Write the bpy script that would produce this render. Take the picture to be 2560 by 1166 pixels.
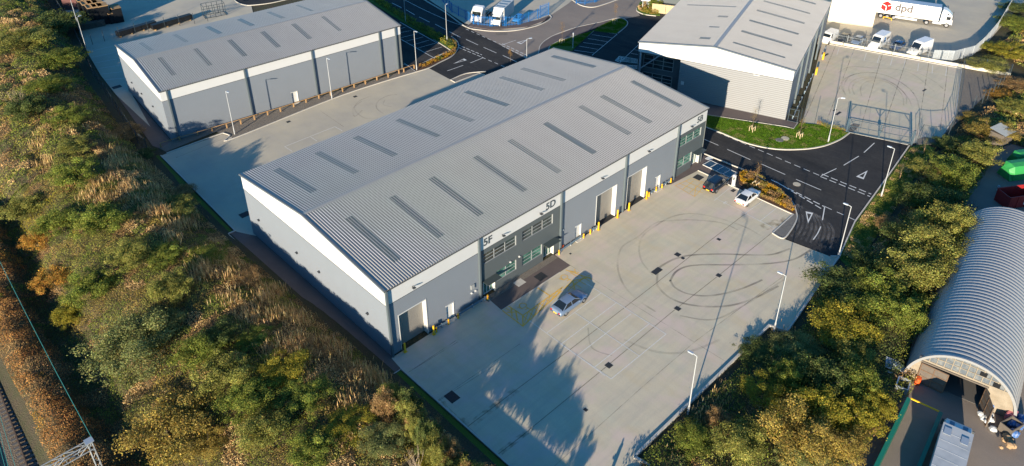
import bpy, math, random
import numpy as np
from mathutils import Matrix, Vector
R_=math.radians
for o in list(bpy.data.objects): bpy.data.objects.remove(o)
S=bpy.context.scene; COL=S.collection
# ------------------------------------------------------------------ camera
F=1938.226; HD,PT,RO=0.8161,0.5284,0.0104; CAM=np.array([-32.5979,-52.9853,61.4651]); CX,CY=1280-14.8,583-213.61
def basis():
    fw=np.array([math.cos(HD)*math.cos(PT),math.sin(HD)*math.cos(PT),-math.sin(PT)])
    rt=np.array([math.sin(HD),-math.cos(HD),0.]); dn=np.cross(fw,rt); c,s=math.cos(RO),math.sin(RO)
    return np.array([c*rt+s*dn,-s*rt+c*dn,fw])
BAS=basis()
cd=bpy.data.cameras.new('camera'); cam=bpy.data.objects.new('camera',cd); COL.objects.link(cam)
cd.sensor_width=36; cd.sensor_fit='HORIZONTAL'; cd.lens=F/2560*36; cd.shift_x=14.8/2560; cd.shift_y=-213.61/2560
cd.clip_start=1; cd.clip_end=9000
m=Matrix.Identity(4)
for i in range(3):
    m[i][0]=BAS[0][i]; m[i][1]=-BAS[1][i]; m[i][2]=-BAS[2][i]; m[i][3]=CAM[i]
cam.matrix_world=m; S.camera=cam
# ------------------------------------------------------------------ sky, sun, exposure
SUN_AZ=180+22.3; SUN_EL=12.2
w=bpy.data.worlds.new('World'); S.world=w; w.use_nodes=True; nt=w.node_tree
bg=nt.nodes['Background']; sk=nt.nodes.new('ShaderNodeTexSky'); sk.sky_type='NISHITA'; sk.sun_disc=False
sk.sun_elevation=R_(SUN_EL); sk.sun_rotation=R_(90-SUN_AZ); sk.air_density=1.0; sk.dust_density=0.3; sk.ozone_density=4.5
tn=nt.nodes.new('ShaderNodeMix'); tn.data_type='RGBA'; tn.blend_type='MULTIPLY'; tn.inputs[0].default_value=1; tn.inputs[7].default_value=(.45,.98,1.15,1)   # the photo's cool colour grade
nt.links.new(sk.outputs[0],tn.inputs[6]); nt.links.new(tn.outputs[2],bg.inputs[0]); bg.inputs[1].default_value=0.09
sl=bpy.data.lights.new('sun','SUN'); sun=bpy.data.objects.new('sun',sl); COL.objects.link(sun)
sl.energy=5; sl.angle=R_(0.5); sl.color=(1,0.86,0.67)
sd=Vector((math.cos(R_(SUN_AZ))*math.cos(R_(SUN_EL)),math.sin(R_(SUN_AZ))*math.cos(R_(SUN_EL)),math.sin(R_(SUN_EL))))
sun.rotation_euler=sd.to_track_quat('Z','Y').to_euler(); sun.location=(0,0,80)
S.view_settings.view_transform='Standard'; S.view_settings.look='None'; S.view_settings.exposure=1.25; S.view_settings.gamma=1
S.render.engine='CYCLES'
# ------------------------------------------------------------------ helpers
def G(u,v,z=0.):   # survey point: photo pixel -> place on the horizontal plane z
    d=BAS.T@np.array([(u-CX)/F,(v-CY)/F,1.]); t=(z-CAM[2])/d[2]; p=CAM+t*d
    return (float(p[0]),float(p[1]))
def GP(L,z=0.): return [G(u,v,z) for u,v in L]
def tag(o,label=None,cat=None,group=None,kind=None):
    if label: o['label']=label
    if cat: o['category']=cat
    if group: o['group']=group
    if kind: o['kind']=kind
    return o
def thing(name,label,cat,loc=(0,0,0),rz=0,group=None):
    o=bpy.data.objects.new(name,None); COL.objects.link(o); o.location=loc; o.rotation_euler=(0,0,rz); o.empty_display_size=.3
    return tag(o,label,cat,group)
def kids(o): return [c for c in bpy.data.objects if c.parent==o]
def copy_tree(o,parent=None):
    c=o.copy(); COL.objects.link(c); c.parent=parent
    for ch in kids(o): copy_tree(ch,c)
    return c
class MB:
    def __init__(s): s.v=[]; s.f=[]; s.mi=[]; s.cur=0
    def add(s,vs,fs):
        n=len(s.v); s.v+=[tuple(v) for v in vs]; s.f+=[tuple(n+i for i in f) for f in fs]; s.mi+=[s.cur]*len(fs); return s
    def box(s,x0,x1,y0,y1,z0,z1,M=None):
        vs=[(x,y,z) for z in (z0,z1) for x,y in ((x0,y0),(x1,y0),(x1,y1),(x0,y1))]
        if M is not None: vs=[tuple(M@Vector(v)) for v in vs]
        return s.add(vs,[(3,2,1,0),(4,5,6,7),(0,1,5,4),(1,2,6,5),(2,3,7,6),(3,0,4,7)])
    def tube(s,p0,p1,r0,r1=None,n=8,cap=True):
        p0,p1=Vector(p0),Vector(p1); r1=r0 if r1 is None else r1; d=(p1-p0)
        if d.length<1e-6: return s
        q=d.to_track_quat('Z','Y'); vs=[]
        for p,r in ((p0,r0),(p1,r1)):
            for k in range(n):
                a=2*math.pi*k/n; vs.append(tuple(p+q@Vector((r*math.cos(a),r*math.sin(a),0))))
        fs=[(k,(k+1)%n,n+(k+1)%n,n+k) for k in range(n)]
        if cap: fs+=[tuple(range(n))[::-1],tuple(range(n,2*n))]
        return s.add(vs,fs)
    def bar(s,p0,p1,w,h):       # rectangular bar
        p0,p1=Vector(p0),Vector(p1); d=p1-p0; L=d.length; q=d.to_track_quat('X','Z')
        M=Matrix.Translation(p0)@q.to_matrix().to_4x4()
        return s.box(0,L,-w/2,w/2,-h/2,h/2,M)
    def prism(s,poly,z0,z1,bottom=False):
        n=len(poly); vs=[(x,y,z0) for x,y in poly]+[(x,y,z1) for x,y in poly]
        fs=[(i,(i+1)%n,n+(i+1)%n,n+i) for i in range(n)]+[tuple(range(n,2*n))]
        return s.add(vs,fs)
    def flat(s,poly,z): return s.add([(x,y,z) for x,y in poly],[tuple(range(len(poly)))])
    def strip(s,pts,w,z,closed=False):
        s.k=getattr(s,'k',0)+1; z=z+(s.k%13)*.0003      # crossing strips never share a plane
        L=offs(pts,w/2,closed); Rr=offs(pts,-w/2,closed); n=len(pts)
        vs=[(x,y,z) for x,y in L]+[(x,y,z) for x,y in Rr]
        m=n if closed else n-1
        return s.add(vs,[(n+i,n+(i+1)%n,(i+1)%n,i) for i in range(m)])
    def wall(s,pts,w,z0,z1,closed=False):
        L=offs(pts,w/2,closed); Rr=offs(pts,-w/2,closed); n=len(pts)
        vs=[(x,y,z) for z in (z0,z1) for q in (L,Rr) for x,y in q]; fs=[]
        m=n if closed else n-1
        for i in range(m):
            j=(i+1)%n; fs+=[(3*n+i,3*n+j,2*n+j,2*n+i),(i,2*n+i,2*n+j,j)[::-1],(n+i,3*n+i,3*n+j,n+j)]
        if not closed: fs+=[(0,n,3*n,2*n),(n-1,2*n-1,4*n-1,3*n-1)[::-1]]
        return s.add(vs,fs)
    def build(s,name,mat,parent=None,smooth=False):
        me=bpy.data.meshes.new(name); me.from_pydata(s.v,[],s.f)
        mats=mat if isinstance(mat,(list,tuple)) else [mat]
        for q in mats: me.materials.append(q)
        if len(mats)>1: me.polygons.foreach_set('material_index',s.mi)
        if smooth: me.polygons.foreach_set('use_smooth',[True]*len(me.polygons))
        me.update(); o=bpy.data.objects.new(name,me); COL.objects.link(o)
        if parent is not None: o.parent=parent
        return o
def offs(pts,d,closed=False):
    out=[];n=len(pts)
    for i in range(n):
        p=Vector(pts[i]); a=Vector(pts[i-1]) if (i>0 or closed) else None; b=Vector(pts[(i+1)%n]) if (i<n-1 or closed) else None
        n1=(p-a).normalized() if a is not None else None; n2=(b-p).normalized() if b is not None else None
        t=(n1 if n2 is None else n2 if n1 is None else (n1+n2)); 
        if t.length<1e-5: t=n1
        t=t.normalized(); nn=Vector((-t.y,t.x)); k=1.
        if n1 is not None and n2 is not None:
            c=max(.5,nn.dot(Vector((-n1.y,n1.x)))); k=1/c
        out.append((p.x+nn.x*d*k,p.y+nn.y*d*k))
    return out
def smooth(pts,n=6):   # Catmull-Rom through points
    P=[pts[0]]+list(pts)+[pts[-1]]; out=[]
    for i in range(1,len(P)-2):
        p0,p1,p2,p3=[Vector(q) for q in P[i-1:i+3]]
        for k in range(n):
            t=k/n; out.append(tuple(.5*((2*p1)+(p2-p0)*t+(2*p0-5*p1+4*p2-p3)*t*t+(3*p1-p0-3*p2+p3)*t**3)))
    out.append(tuple(pts[-1])); return out
def dashes(a,b,on,off,start=0):
    a,b=Vector(a),Vector(b); L=(b-a).length; d=(b-a)/L; s=start; out=[]
    while s<L: out.append((tuple(a+d*s),tuple(a+d*min(L,s+on)))); s+=on+off
    return out
# ------------------------------------------------------------------ materials
def mat(name,col,rough=.8,metal=0,noise=None,bump=None,spec=.3,alpha=None,attr=False,trans=0):
    m=bpy.data.materials.new(name); m.use_nodes=True; t=m.node_tree; b=t.nodes['Principled BSDF']; N=t.nodes.new; K=t.links.new
    b.inputs['Base Color'].default_value=(*col,1); b.inputs['Roughness'].default_value=rough; b.inputs['Metallic'].default_value=metal
    b.inputs['Specular IOR Level'].default_value=spec
    tc=N('ShaderNodeTexCoord'); src=None
    if attr:
        a=N('ShaderNodeAttribute'); a.attribute_name='tint'; src=a.outputs['Color']; K(src,b.inputs['Base Color'])
    if noise:       # list of (scale, amount, colour2, lo, hi, stretch)
        for (sc,amt,c2,lo,hi,st) in noise:
            mp=N('ShaderNodeMapping'); mp.inputs['Scale'].default_value=(st[0],st[1],st[2]) ; mp.inputs['Rotation'].default_value=(0,0,st[3] if len(st)>3 else 0)
            K(tc.outputs['Object'],mp.inputs[0])
            n=N('ShaderNodeTexNoise'); n.inputs['Scale'].default_value=sc; n.inputs['Detail'].default_value=6; n.inputs['Roughness'].default_value=.6; K(mp.outputs[0],n.inputs['Vector'])
            r=N('ShaderNodeMapRange'); r.inputs[1].default_value=lo; r.inputs[2].default_value=hi; r.inputs[3].default_value=0; r.inputs[4].default_value=amt; K(n.outputs[0],r.inputs[0])
            x=N('ShaderNodeMix'); x.data_type='RGBA'; K(r.outputs[0],x.inputs[0])
            if src is None: x.inputs[6].default_value=(*col,1)
            else: K(src,x.inputs[6])
            x.inputs[7].default_value=(*c2,1); src=x.outputs[2]
        K(src,b.inputs['Base Color'])
    if bump:        # ('noise',scale,dist) or ('rib',axis,scale,dist)
        bp=N('ShaderNodeBump'); bp.inputs['Distance'].default_value=bump[-1]; bp.inputs['Strength'].default_value=1
        if bump[0]=='noise':
            n=N('ShaderNodeTexNoise'); n.inputs['Scale'].default_value=bump[1]; n.inputs['Detail'].default_value=4; K(tc.outputs['Object'],n.inputs['Vector']); K(n.outputs[0],bp.inputs['Height'])
        else:
            n=N('ShaderNodeTexWave'); n.bands_direction=bump[1]; n.inputs['Scale'].default_value=bump[2]; K(tc.outputs['Object'],n.inputs['Vector']); K(n.outputs[0],bp.inputs['Height'])
        K(bp.outputs[0],b.inputs['Normal'])
    out=t.nodes['Material Output']; sh=b.outputs[0]
    if trans:
        tr=N('ShaderNodeBsdfTranslucent'); mx=N('ShaderNodeMixShader'); mx.inputs[0].default_value=trans
        if src is not None: K(src,tr.inputs[0])
        K(sh,mx.inputs[1]); K(tr.outputs[0],mx.inputs[2]); sh=mx.outputs[0]; K(sh,out.inputs[0])
    if alpha is not None:
        tr=N('ShaderNodeBsdfTransparent'); mx=N('ShaderNodeMixShader'); K(tr.outputs[0],mx.inputs[1]); K(sh,mx.inputs[2]); K(mx.outputs[0],out.inputs[0])
        if isinstance(alpha,(int,float)): mx.inputs[0].default_value=alpha
        else:   # (scale, lo, hi, amt) patchy
            n=N('ShaderNodeTexNoise'); n.inputs['Scale'].default_value=alpha[0]; n.inputs['Detail'].default_value=5; K(tc.outputs['Object'],n.inputs['Vector'])
            r=N('ShaderNodeMapRange'); r.inputs[1].default_value=alpha[1]; r.inputs[2].default_value=alpha[2]; r.inputs[4].default_value=alpha[3]; K(n.outputs[0],r.inputs[0]); K(r.outputs[0],mx.inputs[0])
    return m
I=(1,1,1)
M={}
def A(k,*a,**kw): M[k]=mat(k,*a,**kw); return M[k]
A('concrete',(.54,.465,.325),.85,noise=[(.10,.7,(.45,.40,.31),.35,.65,I),(.8,.5,(.60,.53,.37),.4,.7,(1,.10,1,.75)),(1.1,.45,(.36,.33,.275),.45,.7,(.12,1,1,.2)),(7,.3,(.34,.32,.27),.45,.75,I),(.3,.5,(.50,.40,.24),.54,.70,(1,.4,1)),(.22,.7,(.56,.44,.38),.50,.66,I),(.3,.4,(.42,.43,.33),.54,.7,(1,1,3))],bump=('noise',30,.004))
A('concrete_grey',(.48,.42,.305),.85,noise=[(.15,.5,(.28,.265,.24),.35,.65,I),(1.5,.3,(.42,.38,.33),.4,.7,(1,.2,1,.3)),(5,.2,(.22,.21,.19),.5,.8,I)])
A('asphalt',(.040,.040,.041),.9,noise=[(.09,.6,(.07,.064,.057),.46,.64,I),(.25,.5,(.016,.017,.019),.5,.65,(1,.3,1,.7)),(1,.35,(.10,.092,.08),.55,.75,(1,.25,1,.4)),(2,.3,(.016,.016,.017),.4,.7,I),(25,.3,(.06,.058,.053),.55,.75,I)],bump=('noise',60,.01),spec=.08)
A('asphalt_old',(.25,.205,.165),.85,noise=[(.12,.6,(.16,.135,.115),.4,.65,(1,.5,1,.6)),(.9,.4,(.20,.165,.135),.45,.7,(1,.3,1,.9)),(20,.3,(.10,.09,.085),.5,.75,I)],bump=('noise',60,.008))
A('tarmac_path',(.115,.09,.082),.85,noise=[(.5,.5,(.15,.118,.105),.4,.7,I),(12,.3,(.06,.055,.055),.45,.7,I)],bump=('noise',50,.008))
A('kerb',(.48,.45,.39),.8,noise=[(1.5,.4,(.36,.34,.30),.4,.7,I)])
A('white_paint',(.62,.61,.57),.6,noise=[(6,.5,(.38,.37,.34),.5,.75,I)])
A('faded_paint',(.62,.60,.54),.7,noise=[(4,.6,(.46,.42,.36),.4,.7,I)])
A('yellow_paint',(.72,.40,.03),.7,noise=[(4,.45,(.5,.42,.27),.4,.65,I)])
A('grass',(.085,.15,.016),.9,noise=[(.6,.5,(.09,.13,.02),.4,.65,I),(14,.5,(.03,.075,.01),.4,.65,I),(3,.3,(.14,.13,.04),.58,.75,I)],bump=('noise',18,.08))
A('gravel',(.20,.175,.145),.95,noise=[(18,.7,(.085,.075,.064),.4,.6,I),(1.2,.3,(.22,.20,.17),.45,.7,I)],bump=('noise',16,.08))
A('pavers',(.13,.13,.13),.9,noise=[(3,.4,(.08,.08,.08),.4,.65,I)],bump=('rib','X',3,.05))
A('mulch',(.10,.055,.03),.95,noise=[(12,.6,(.04,.022,.014),.4,.6,I)],bump=('noise',14,.1))
A('earth',(.055,.045,.028),.95,noise=[(.5,.6,(.035,.05,.015),.35,.65,I),(6,.5,(.10,.075,.045),.45,.7,I)],bump=('noise',8,.15))
A('ballast',(.22,.17,.12),.95,noise=[(9,.7,(.08,.062,.045),.4,.6,I)],bump=('noise',9,.15))
A('roof_sheet',(.335,.32,.295),.45,.15,noise=[(.5,.3,(.285,.272,.25),.4,.7,(1,.15,1)),(.25,.35,(.29,.275,.25),.45,.7,(1,1,1)),(9,.15,(.24,.23,.215),.5,.8,(1,.1,1))],spec=.4)
A('roof_light',(.045,.075,.085),.3,noise=[(2,.5,(.11,.11,.07),.4,.7,(1,.3,1))],spec=.5)
A('flashing',(.12,.14,.155),.5,.2,noise=[(2,.2,(.09,.10,.11),.4,.7,I)])
A('fascia_white',(.50,.50,.49),.6,noise=[(.7,.25,(.44,.44,.43),.4,.7,I)],bump=('rib','Z',4.,.004))
A('clad_grey',(.175,.195,.22),.55,.0,noise=[(.4,.25,(.15,.17,.19),.4,.7,I)],bump=('rib','Z',1.6,.012))
A('clad_silver',(.195,.20,.205),.5,.0,noise=[(.4,.2,(.175,.178,.18),.4,.7,I)],bump=('rib','Z',.9,.03))
A('clad_dark',(.085,.10,.105),.5,.1,noise=[(.6,.25,(.07,.082,.088),.4,.7,I)])
A('trim_green',(.14,.15,.145),.5)
A('pipe_dark',(.085,.105,.115),.5)
A('gutter',(.05,.055,.06),.5)
A('glass_dark',(.02,.028,.03),.08,spec=.8,noise=[(.9,.8,(.05,.07,.065),.45,.6,I)])
A('glass_green',(.03,.09,.07),.08,spec=.8,noise=[(1.2,.8,(.10,.24,.18),.45,.6,I)])
A('frame_grey',(.25,.26,.26),.5)
A('shutter',(.24,.225,.20),.5,.2,noise=[(1.5,.3,(.18,.17,.155),.4,.7,I)],bump=('rib','Z',1.4,.02))
A('white_metal',(.50,.50,.475),.5,noise=[(3,.2,(.5,.48,.44),.5,.75,I)])
A('steel_pale',(.20,.22,.23),.6)
A('canopy_grey',(.05,.065,.065),.4)
A('pole_white',(.42,.43,.43),.45,.2)
A('steel_dark',(.035,.06,.08),.6)
A('galv',(.42,.45,.47),.4,.4,noise=[(4,.3,(.38,.41,.44),.4,.7,I)])
A('galv_blue',(.16,.23,.29),.5,.3,noise=[(4,.3,(.10,.16,.2),.4,.7,I)])
A('yellow_post',(.75,.42,.02),.5,noise=[(8,.3,(.5,.26,.02),.5,.75,I)])
A('dark_metal',(.035,.05,.06),.5)
A('mesh_fence',(.05,.065,.08),.6,alpha=.30)
A('mesh_light',(.04,.05,.06),.6,alpha=.07)
A('blue_steel',(.01,.11,.33),.5,noise=[(3,.3,(.01,.16,.42),.4,.7,I)])
A('wood',(.36,.22,.10),.8,noise=[(6,.4,(.22,.13,.06),.4,.7,(1,1,.3))])
A('stake',(.50,.40,.24),.8)
A('letter',(.045,.06,.07),.5)
A('tyre_mark',(.06,.06,.065),.9,alpha=(.35,.25,.72,.46))
A('tyre_mark_soft',(.08,.08,.08),.9,alpha=(.4,.3,.7,.24))
A('tyre_pale',(.30,.28,.26),.9,alpha=(.6,.35,.75,.40))
A('joint',(.19,.165,.12),.9,noise=[(1,.8,(.33,.29,.21),.4,.7,I)])
A('joint_soft',(.20,.18,.15),.9,alpha=(.8,.3,.7,.6))
A('stain',(.22,.155,.075),.9,alpha=(1.3,.45,.75,.5))
A('black_iron',(.025,.027,.03),.7,noise=[(8,.4,(.05,.05,.05),.4,.7,I)])
A('rubber',(.015,.015,.016),.85)
A('rim',(.35,.36,.38),.3,.7)
A('car_glass',(.008,.012,.016),.05,spec=.8)
A('car_silver',(.19,.26,.36),.28,.35,spec=.5,noise=[(1.5,.1,(.17,.23,.33),.4,.7,I)])
A('car_black',(.012,.016,.025),.2,.2,spec=.6,noise=[(1.5,.3,(.02,.025,.035),.4,.7,I)])
A('car_white',(.66,.65,.62),.25,spec=.5,noise=[(1.5,.1,(.6,.59,.56),.4,.7,I)])
A('car_blue',(.02,.06,.16),.25,.2,spec=.5)
A('car_red',(.35,.02,.02),.4)
A('plate',(.75,.45,.04),.5)
A('red_lamp',(.35,.02,.015),.3)
A('logo_red',(.72,.03,.03),.5); A('logo_blue',(.05,.24,.55),.5); A('logo_white',(.72,.71,.68),.5); A('logo_grey',(.08,.07,.07),.5)
A('cream_wall',(.56,.52,.42),.7,noise=[(.3,.25,(.50,.46,.37),.4,.7,I)])
A('green_metal',(.01,.17,.11),.5,noise=[(2,.4,(.015,.10,.07),.4,.7,I)])
A('skip_green',(.03,.25,.06),.5,noise=[(2,.3,(.02,.16,.05),.4,.7,I)])
A('skip_red',(.28,.02,.02),.5,noise=[(2,.4,(.16,.012,.012),.4,.7,I)])
A('barrel_sheet',(.33,.33,.325),.4,.35,noise=[(.6,.3,(.34,.34,.33),.4,.7,I)])
A('render_wall',(.26,.22,.165),.9,noise=[(1.2,.6,(.17,.14,.10),.4,.65,I)],bump=('noise',6,.03))
A('dirty_glass',(.10,.115,.13),.3,noise=[(1.6,.7,(.22,.22,.20),.45,.65,I)])
A('old_timber',(.10,.085,.07),.8,noise=[(3,.4,(.16,.13,.10),.4,.7,I)])
A('canvas_grey',(.42,.43,.43),.7,noise=[(.8,.6,(.28,.30,.31),.4,.7,I),(6,.3,(.5,.49,.46),.55,.8,I)])
A('pallet',(.30,.19,.09),.85,noise=[(4,.4,(.18,.11,.05),.4,.7,I)])
A('black_wrap',(.006,.007,.009),.5)
A('red_brick',(.12,.055,.05),.9,noise=[(3,.4,(.08,.045,.04),.4,.7,I)])
A('rail_steel',(.20,.13,.085),.5,.5); A('sleeper',(.10,.095,.09),.9)
A('wire',(.04,.20,.18),.5)
A('bark',(.13,.095,.065),.9,noise=[(6,.5,(.07,.05,.035),.4,.7,(1,1,.3))])
A('bark_pale',(.34,.26,.17),.9,noise=[(6,.4,(.22,.16,.10),.4,.7,(1,1,.3))])
A('leaf',(.1,.1,.03),.7,attr=True,spec=.15,trans=.4)
A('thicket_floor',(.07,.055,.028),.95,noise=[(2,.6,(.10,.08,.035),.4,.7,I)])
A('tarp_blue',(.05,.13,.33),.5,noise=[(6,.6,(.5,.5,.5),.5,.65,I)])
A('orange',(.75,.10,.02),.5); A('pink',(.6,.2,.22),.6); A('cardboard',(.34,.22,.12),.9)
A('skin',(.45,.28,.2),.6); A('cloth_dark',(.03,.035,.05),.9)
# ------------------------------------------------------------------ terrain
def edge_x(y):   # left boundary of the yards
    return float(np.interp(y,[-60,-18,-2,33,60,63,97,122,140,200],[-.6,-.6,-.4,-1.6,-.6,-1.2,2.2,7.2,9.6,18]))
DP=np.array([-400,0,1.0,2.5,5.5,8,12,16,20,23,25,26.5,28.3,29.8,31,60,90,400])*1.
HP=np.array([0,-.06,0,.5,2.2,2.9,2.9,2.2,.8,-1.,-1.2,0,.5,-.4,-1.6,-1.6,2,2])*1.
def RX(y): return -31.2+(y-14)*.055
def deff(x,y):   # distance from the yard edge, turning parallel to the railway further out
    d=edge_x(y)-x; w=min(1.,max(0.,(d-17)/6)); return d+w*min(70,max(-70,y-14))*.055
def ter(x,y):
    d=deff(x,y)
    h=float(np.interp(d,DP,HP))
    if d<0: h=-.06
    return h
struct=lambda o:tag(o,kind='structure')
xs=sorted(set(list(np.arange(-70,16,1.))+list(np.arange(16,220,6.))+[-3000,-1500,-700,-300,-150,-100,300,500,900,1800,3500]))
ys=sorted(set(list(np.arange(-110,210,2.5))+[-3000,-1400,-600,-300,-180,280,420,700,1500,3500]))
b=MB(); b.v=[(x,y,ter(x,y)) for y in ys for x in xs]; nx=len(xs)
b.f=[(j*nx+i,j*nx+i+1,(j+1)*nx+i+1,(j+1)*nx+i) for j in range(len(ys)-1) for i in range(nx-1)]; b.mi=[0]*len(b.f)
struct(b.build('ground',M['earth'],smooth=True))
# ------------------------------------------------------------------ paving
def sheet(name,m,poly,z): return struct(MB().flat(poly,z).build(name,M[m]))
OX,OY=2.616,62.80; BA=-.088
def BL_(x,y): c,s=math.cos(BA),math.sin(BA); return (OX+c*x-s*y,OY+s*x+c*y)
CA=R_(18)
def CL_(x,y): c,s=math.cos(CA),math.sin(CA); return (78.9+c*x-s*y,-2.2+s*x+c*y)
kerbline=GP([(2076,642),(2098,642),(2137,555),(2226,432),(2273,365)])
isl=GP([(1690,290),(1757,316),(1800,332),(1870,360),(1940,374),(2010,374),(2060,366),(2100,350),(2124,333)])
# road : everything dark round the units
road=[kerbline[0]]+kerbline[1:]+[(88,-14),(82.3,-11),(75,20),(120,45),(190,120),(120,190),(62,120),(44,60),(44,31),(30,31),(30,-2.5)]+GP([(1900,500),(1983,537),(1929,583)])
sheet('road','asphalt',road,0.)
# older, lighter carriageway at the junction behind
jn=GP([(1160,65),(1230,78),(1320,70),(1365,55),(1380,44),(1370,30),(1330,20),(1100,-30),(1250,-80),(1500,-60),(1700,-20),(1640,12),(1592,25),(1600,40),(1560,48),(1530,55),(1440,70),(1380,92),(1350,115),(1345,133),(1345,150),(1320,150)])
sheet('carriageway','asphalt_old',jn,.012)
yard=[(-.4,-60),(-.4,-2.1),(-.2,-.2),(48.5,-.2)]+GP([(1678,461),(1745,427),(1902,501),(1983,537),(1929,583),(1958,597),(2076,642),(2098,642)])+GP([(1968,830),(1922,817)])+[GP([(1585,1145)])[0],(9.2,-60)]
sheet('yard','concrete',yard,.008)
by=GP([(417,384),(556,336),(575,340),(583,347),(835,247),(960,205),(1037,182),(1072,171),(1140,207),(1199,184),(1213,189)])
byard=[(-1.6,33),(-.5,59.5)]+by+[(46,30),(0,30)]
sheet('back_yard','concrete_grey',byard,.010)
ly=GP([(290,237),(252,189),(220,134),(202,82),(161,24),(150,-30),(560,-30),(583,0),(595,8),(628,14),(640,60)])
sheet('side_yard','concrete_grey',ly+[BL_(30,24),BL_(.2,24),(2.0,70)],.006)
sheet('side_path','tarmac_path',GP([(290,237),(322,229),(429,353),(400,372),(381,365)]),.004)
sheet('gable_path','tarmac_path',[(-2.5,33),(0,33),(0,-.3),(-.5,-2.2),(-2.5,-2.2)],.004)
sheet('entrance_path','tarmac_path',GP([(1222,750),(1386,637),(1426,664),(1253,777)]),.014)
sheet('corner_path','tarmac_path',GP([(1678,461),(1745,427),(1825,463),(1850,430),(1800,408),(1700,362),(1690,400)]),.013)
sheet('far_path','tarmac_path',GP([(1690,262),(1757,287),(1963,318),(1984,323),(1994,308),(1963,300),(1690,245)]),.03)
cy=[G(2003,318),G(2055,108),G(2404,172),G(2388,292),G(2352,345),G(2270,362),G(2118,330),G(2040,312)]
sheet('compound_yard','concrete',cy,.016)
sheet('compound_gravel','gravel',GP([(2404,172),(2525,188),(2480,225),(2440,262),(2352,345),(2388,292)]),.005)
sheet('depot_yard','concrete_grey',[G(2050,104),G(2340,158),G(2450,128),G(2527,40),(175,-11),(190,10),(150,60),(110,40)],.02)
sheet('strip_gravel','gravel',GP([(429,353),(1030,172),(1040,180),(960,203),(835,245),(583,345),(540,330),(415,380),(400,372)]),.012)
sheet('front_edge_gravel','gravel',[(13.3,-.9),(25.2,-.9),(25.2,-.02),(13.3,-.02)],.018)
sheet('depot_road','asphalt',GP([(583,0),(595,8),(628,14),(760,-8),(760,-60),(560,-60)]),.012)
sheet('lorry_park','concrete_grey',GP([(1060,-8),(1160,58),(1200,72),(1290,76),(1350,60),(1372,42),(1420,10),(1470,-30),(1300,-90),(1000,-40)]),.018)
sheet('scrap_yard','asphalt_old',[(14,-41),(36.8,-39.4),(60,-33),(72,-31),(104,-28),(110,-60),(80,-80),(20,-80),(12,-60)],-.03)
sheet('trackbed','ballast',[(RX(-80)-7,-80),(RX(-80)+1.5,-80),(RX(84)+1.5,84),(RX(84)-7,84)],-1.54)
# grass / planting islands
def island(name,m,poly,h=.1): return struct(MB().prism(poly,-.02,h).build(name,M[m]))
island('lawn','grass',isl+GP([(2090,322),(2040,312),(2000,308),(1984,323),(1757,287),(1690,262)]))
island('lawn','grass',GP([(1372,118),(1400,103),(1440,90),(1484,78),(1500,66),(1530,52),(1553,47),(1567,55),(1566,64),(1540,85),(1484,78),(1440,118),(1430,128),(1372,130)]))
island('planting_bed','mulch',GP([(1848,460),(1842,432),(1862,428),(1900,447),(1945,475),(1978,505),(1990,532),(1983,536),(1902,500)]),.12)
island('paver_island','pavers',GP([(1983,538),(1991,534),(1990,550),(1975,580),(1958,596),(1931,584)]),.08)
island('planting_bed','mulch',GP([(1040,165),(1085,150),(1125,128),(1138,118),(1136,105),(1120,95),(1130,90),(1142,105),(1145,120),(1130,140),(1100,155),(1060,172),(1040,180)]),.12)
island('verge','grass',GP([(915,0),(1000,52),(1095,106),(1128,126),(1138,118),(1130,100),(1060,78),(1020,55),(935,0)]),.1)
island('gravel_wedge','gravel',GP([(1127,201),(1137,206),(1199,184),(1165,186)]),.06)
island('verge','grass',GP([(2098,646),(2139,558),(2228,435),(2276,368),(2310,360),(2340,372),(2290,440),(2230,520),(2170,620),(2130,680)]),.02)
island('verge','grass',[(-2.6,-60),(-.6,-60),(-.6,-2.3),(-2.6,-2.3)],-.0)
island('verge','grass',[(-3.6,31),(-1.8,33.4),(-.8,60),(-2.6,60)],.0)
island('verge','grass',GP([(1592,22),(1592,28),(1610,38),(1650,40),(1650,8),(1600,6)]),.1)
island('pavement','tarmac_path',GP([(1165,66),(1230,76),(1320,68),(1362,52),(1375,38),(1368,42),(1340,52),(1290,62),(1200,60),(1180,58)]),.1)
island('pavement','tarmac_path',GP([(1346,132),(1352,112),(1380,92),(1440,70),(1500,57),(1530,50),(1500,66),(1440,90),(1400,103),(1372,120),(1368,140),(1348,148)]),.09)
# kerbs
b=MB()
def kerb(px,w=.16,h=.13,sm=True,world=False):
    p=px if world else GP(px); p=smooth(p,6) if sm else p; b.wall(p,w,-.02,h)
kerb(isl,sm=True,world=True,w=.2)
kerb([(2098,642),(2137,555),(2226,432),(2273,365)],sm=False)
kerb([(2076,642),(2098,642)],sm=False)
kerb([(1745,427),(1983,537),(1931,584)],sm=False,h=.1); kerb([(1931,584),(1957,597),(1975,580),(1991,552),(1991,533),(1978,503),(1945,474),(1900,446),(1862,427),(1825,412),(1757,384),(1700,360)])
kerb([(417,384),(545,338),(560,335),(575,340),(584,347),(835,247),(960,205),(1037,182),(1072,171),(1100,157),(1132,140),(1146,120),(1143,105),(1128,92)])
kerb([(1127,201),(1138,207),(1199,184),(1213,189)],sm=False)
kerb([(1127,201),(1165,185),(1215,180)])
kerb([(1000,-40),(1060,0),(1110,30),(1163,67),(1200,76),(1240,79),(1290,77),(1340,66),(1368,54),(1378,45),(1374,38)],w=.25)
kerb([(1430,0),(1452,14),(1480,19),(1510,12),(1560,-6)],w=.25)
kerb([(1345,148),(1347,130),(1353,112),(1380,92),(1440,70),(1500,57),(1530,49),(1553,46),(1568,55),(1566,66),(1545,84)])
kerb([(1372,130),(1375,117),(1400,103),(1440,90)])
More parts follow.
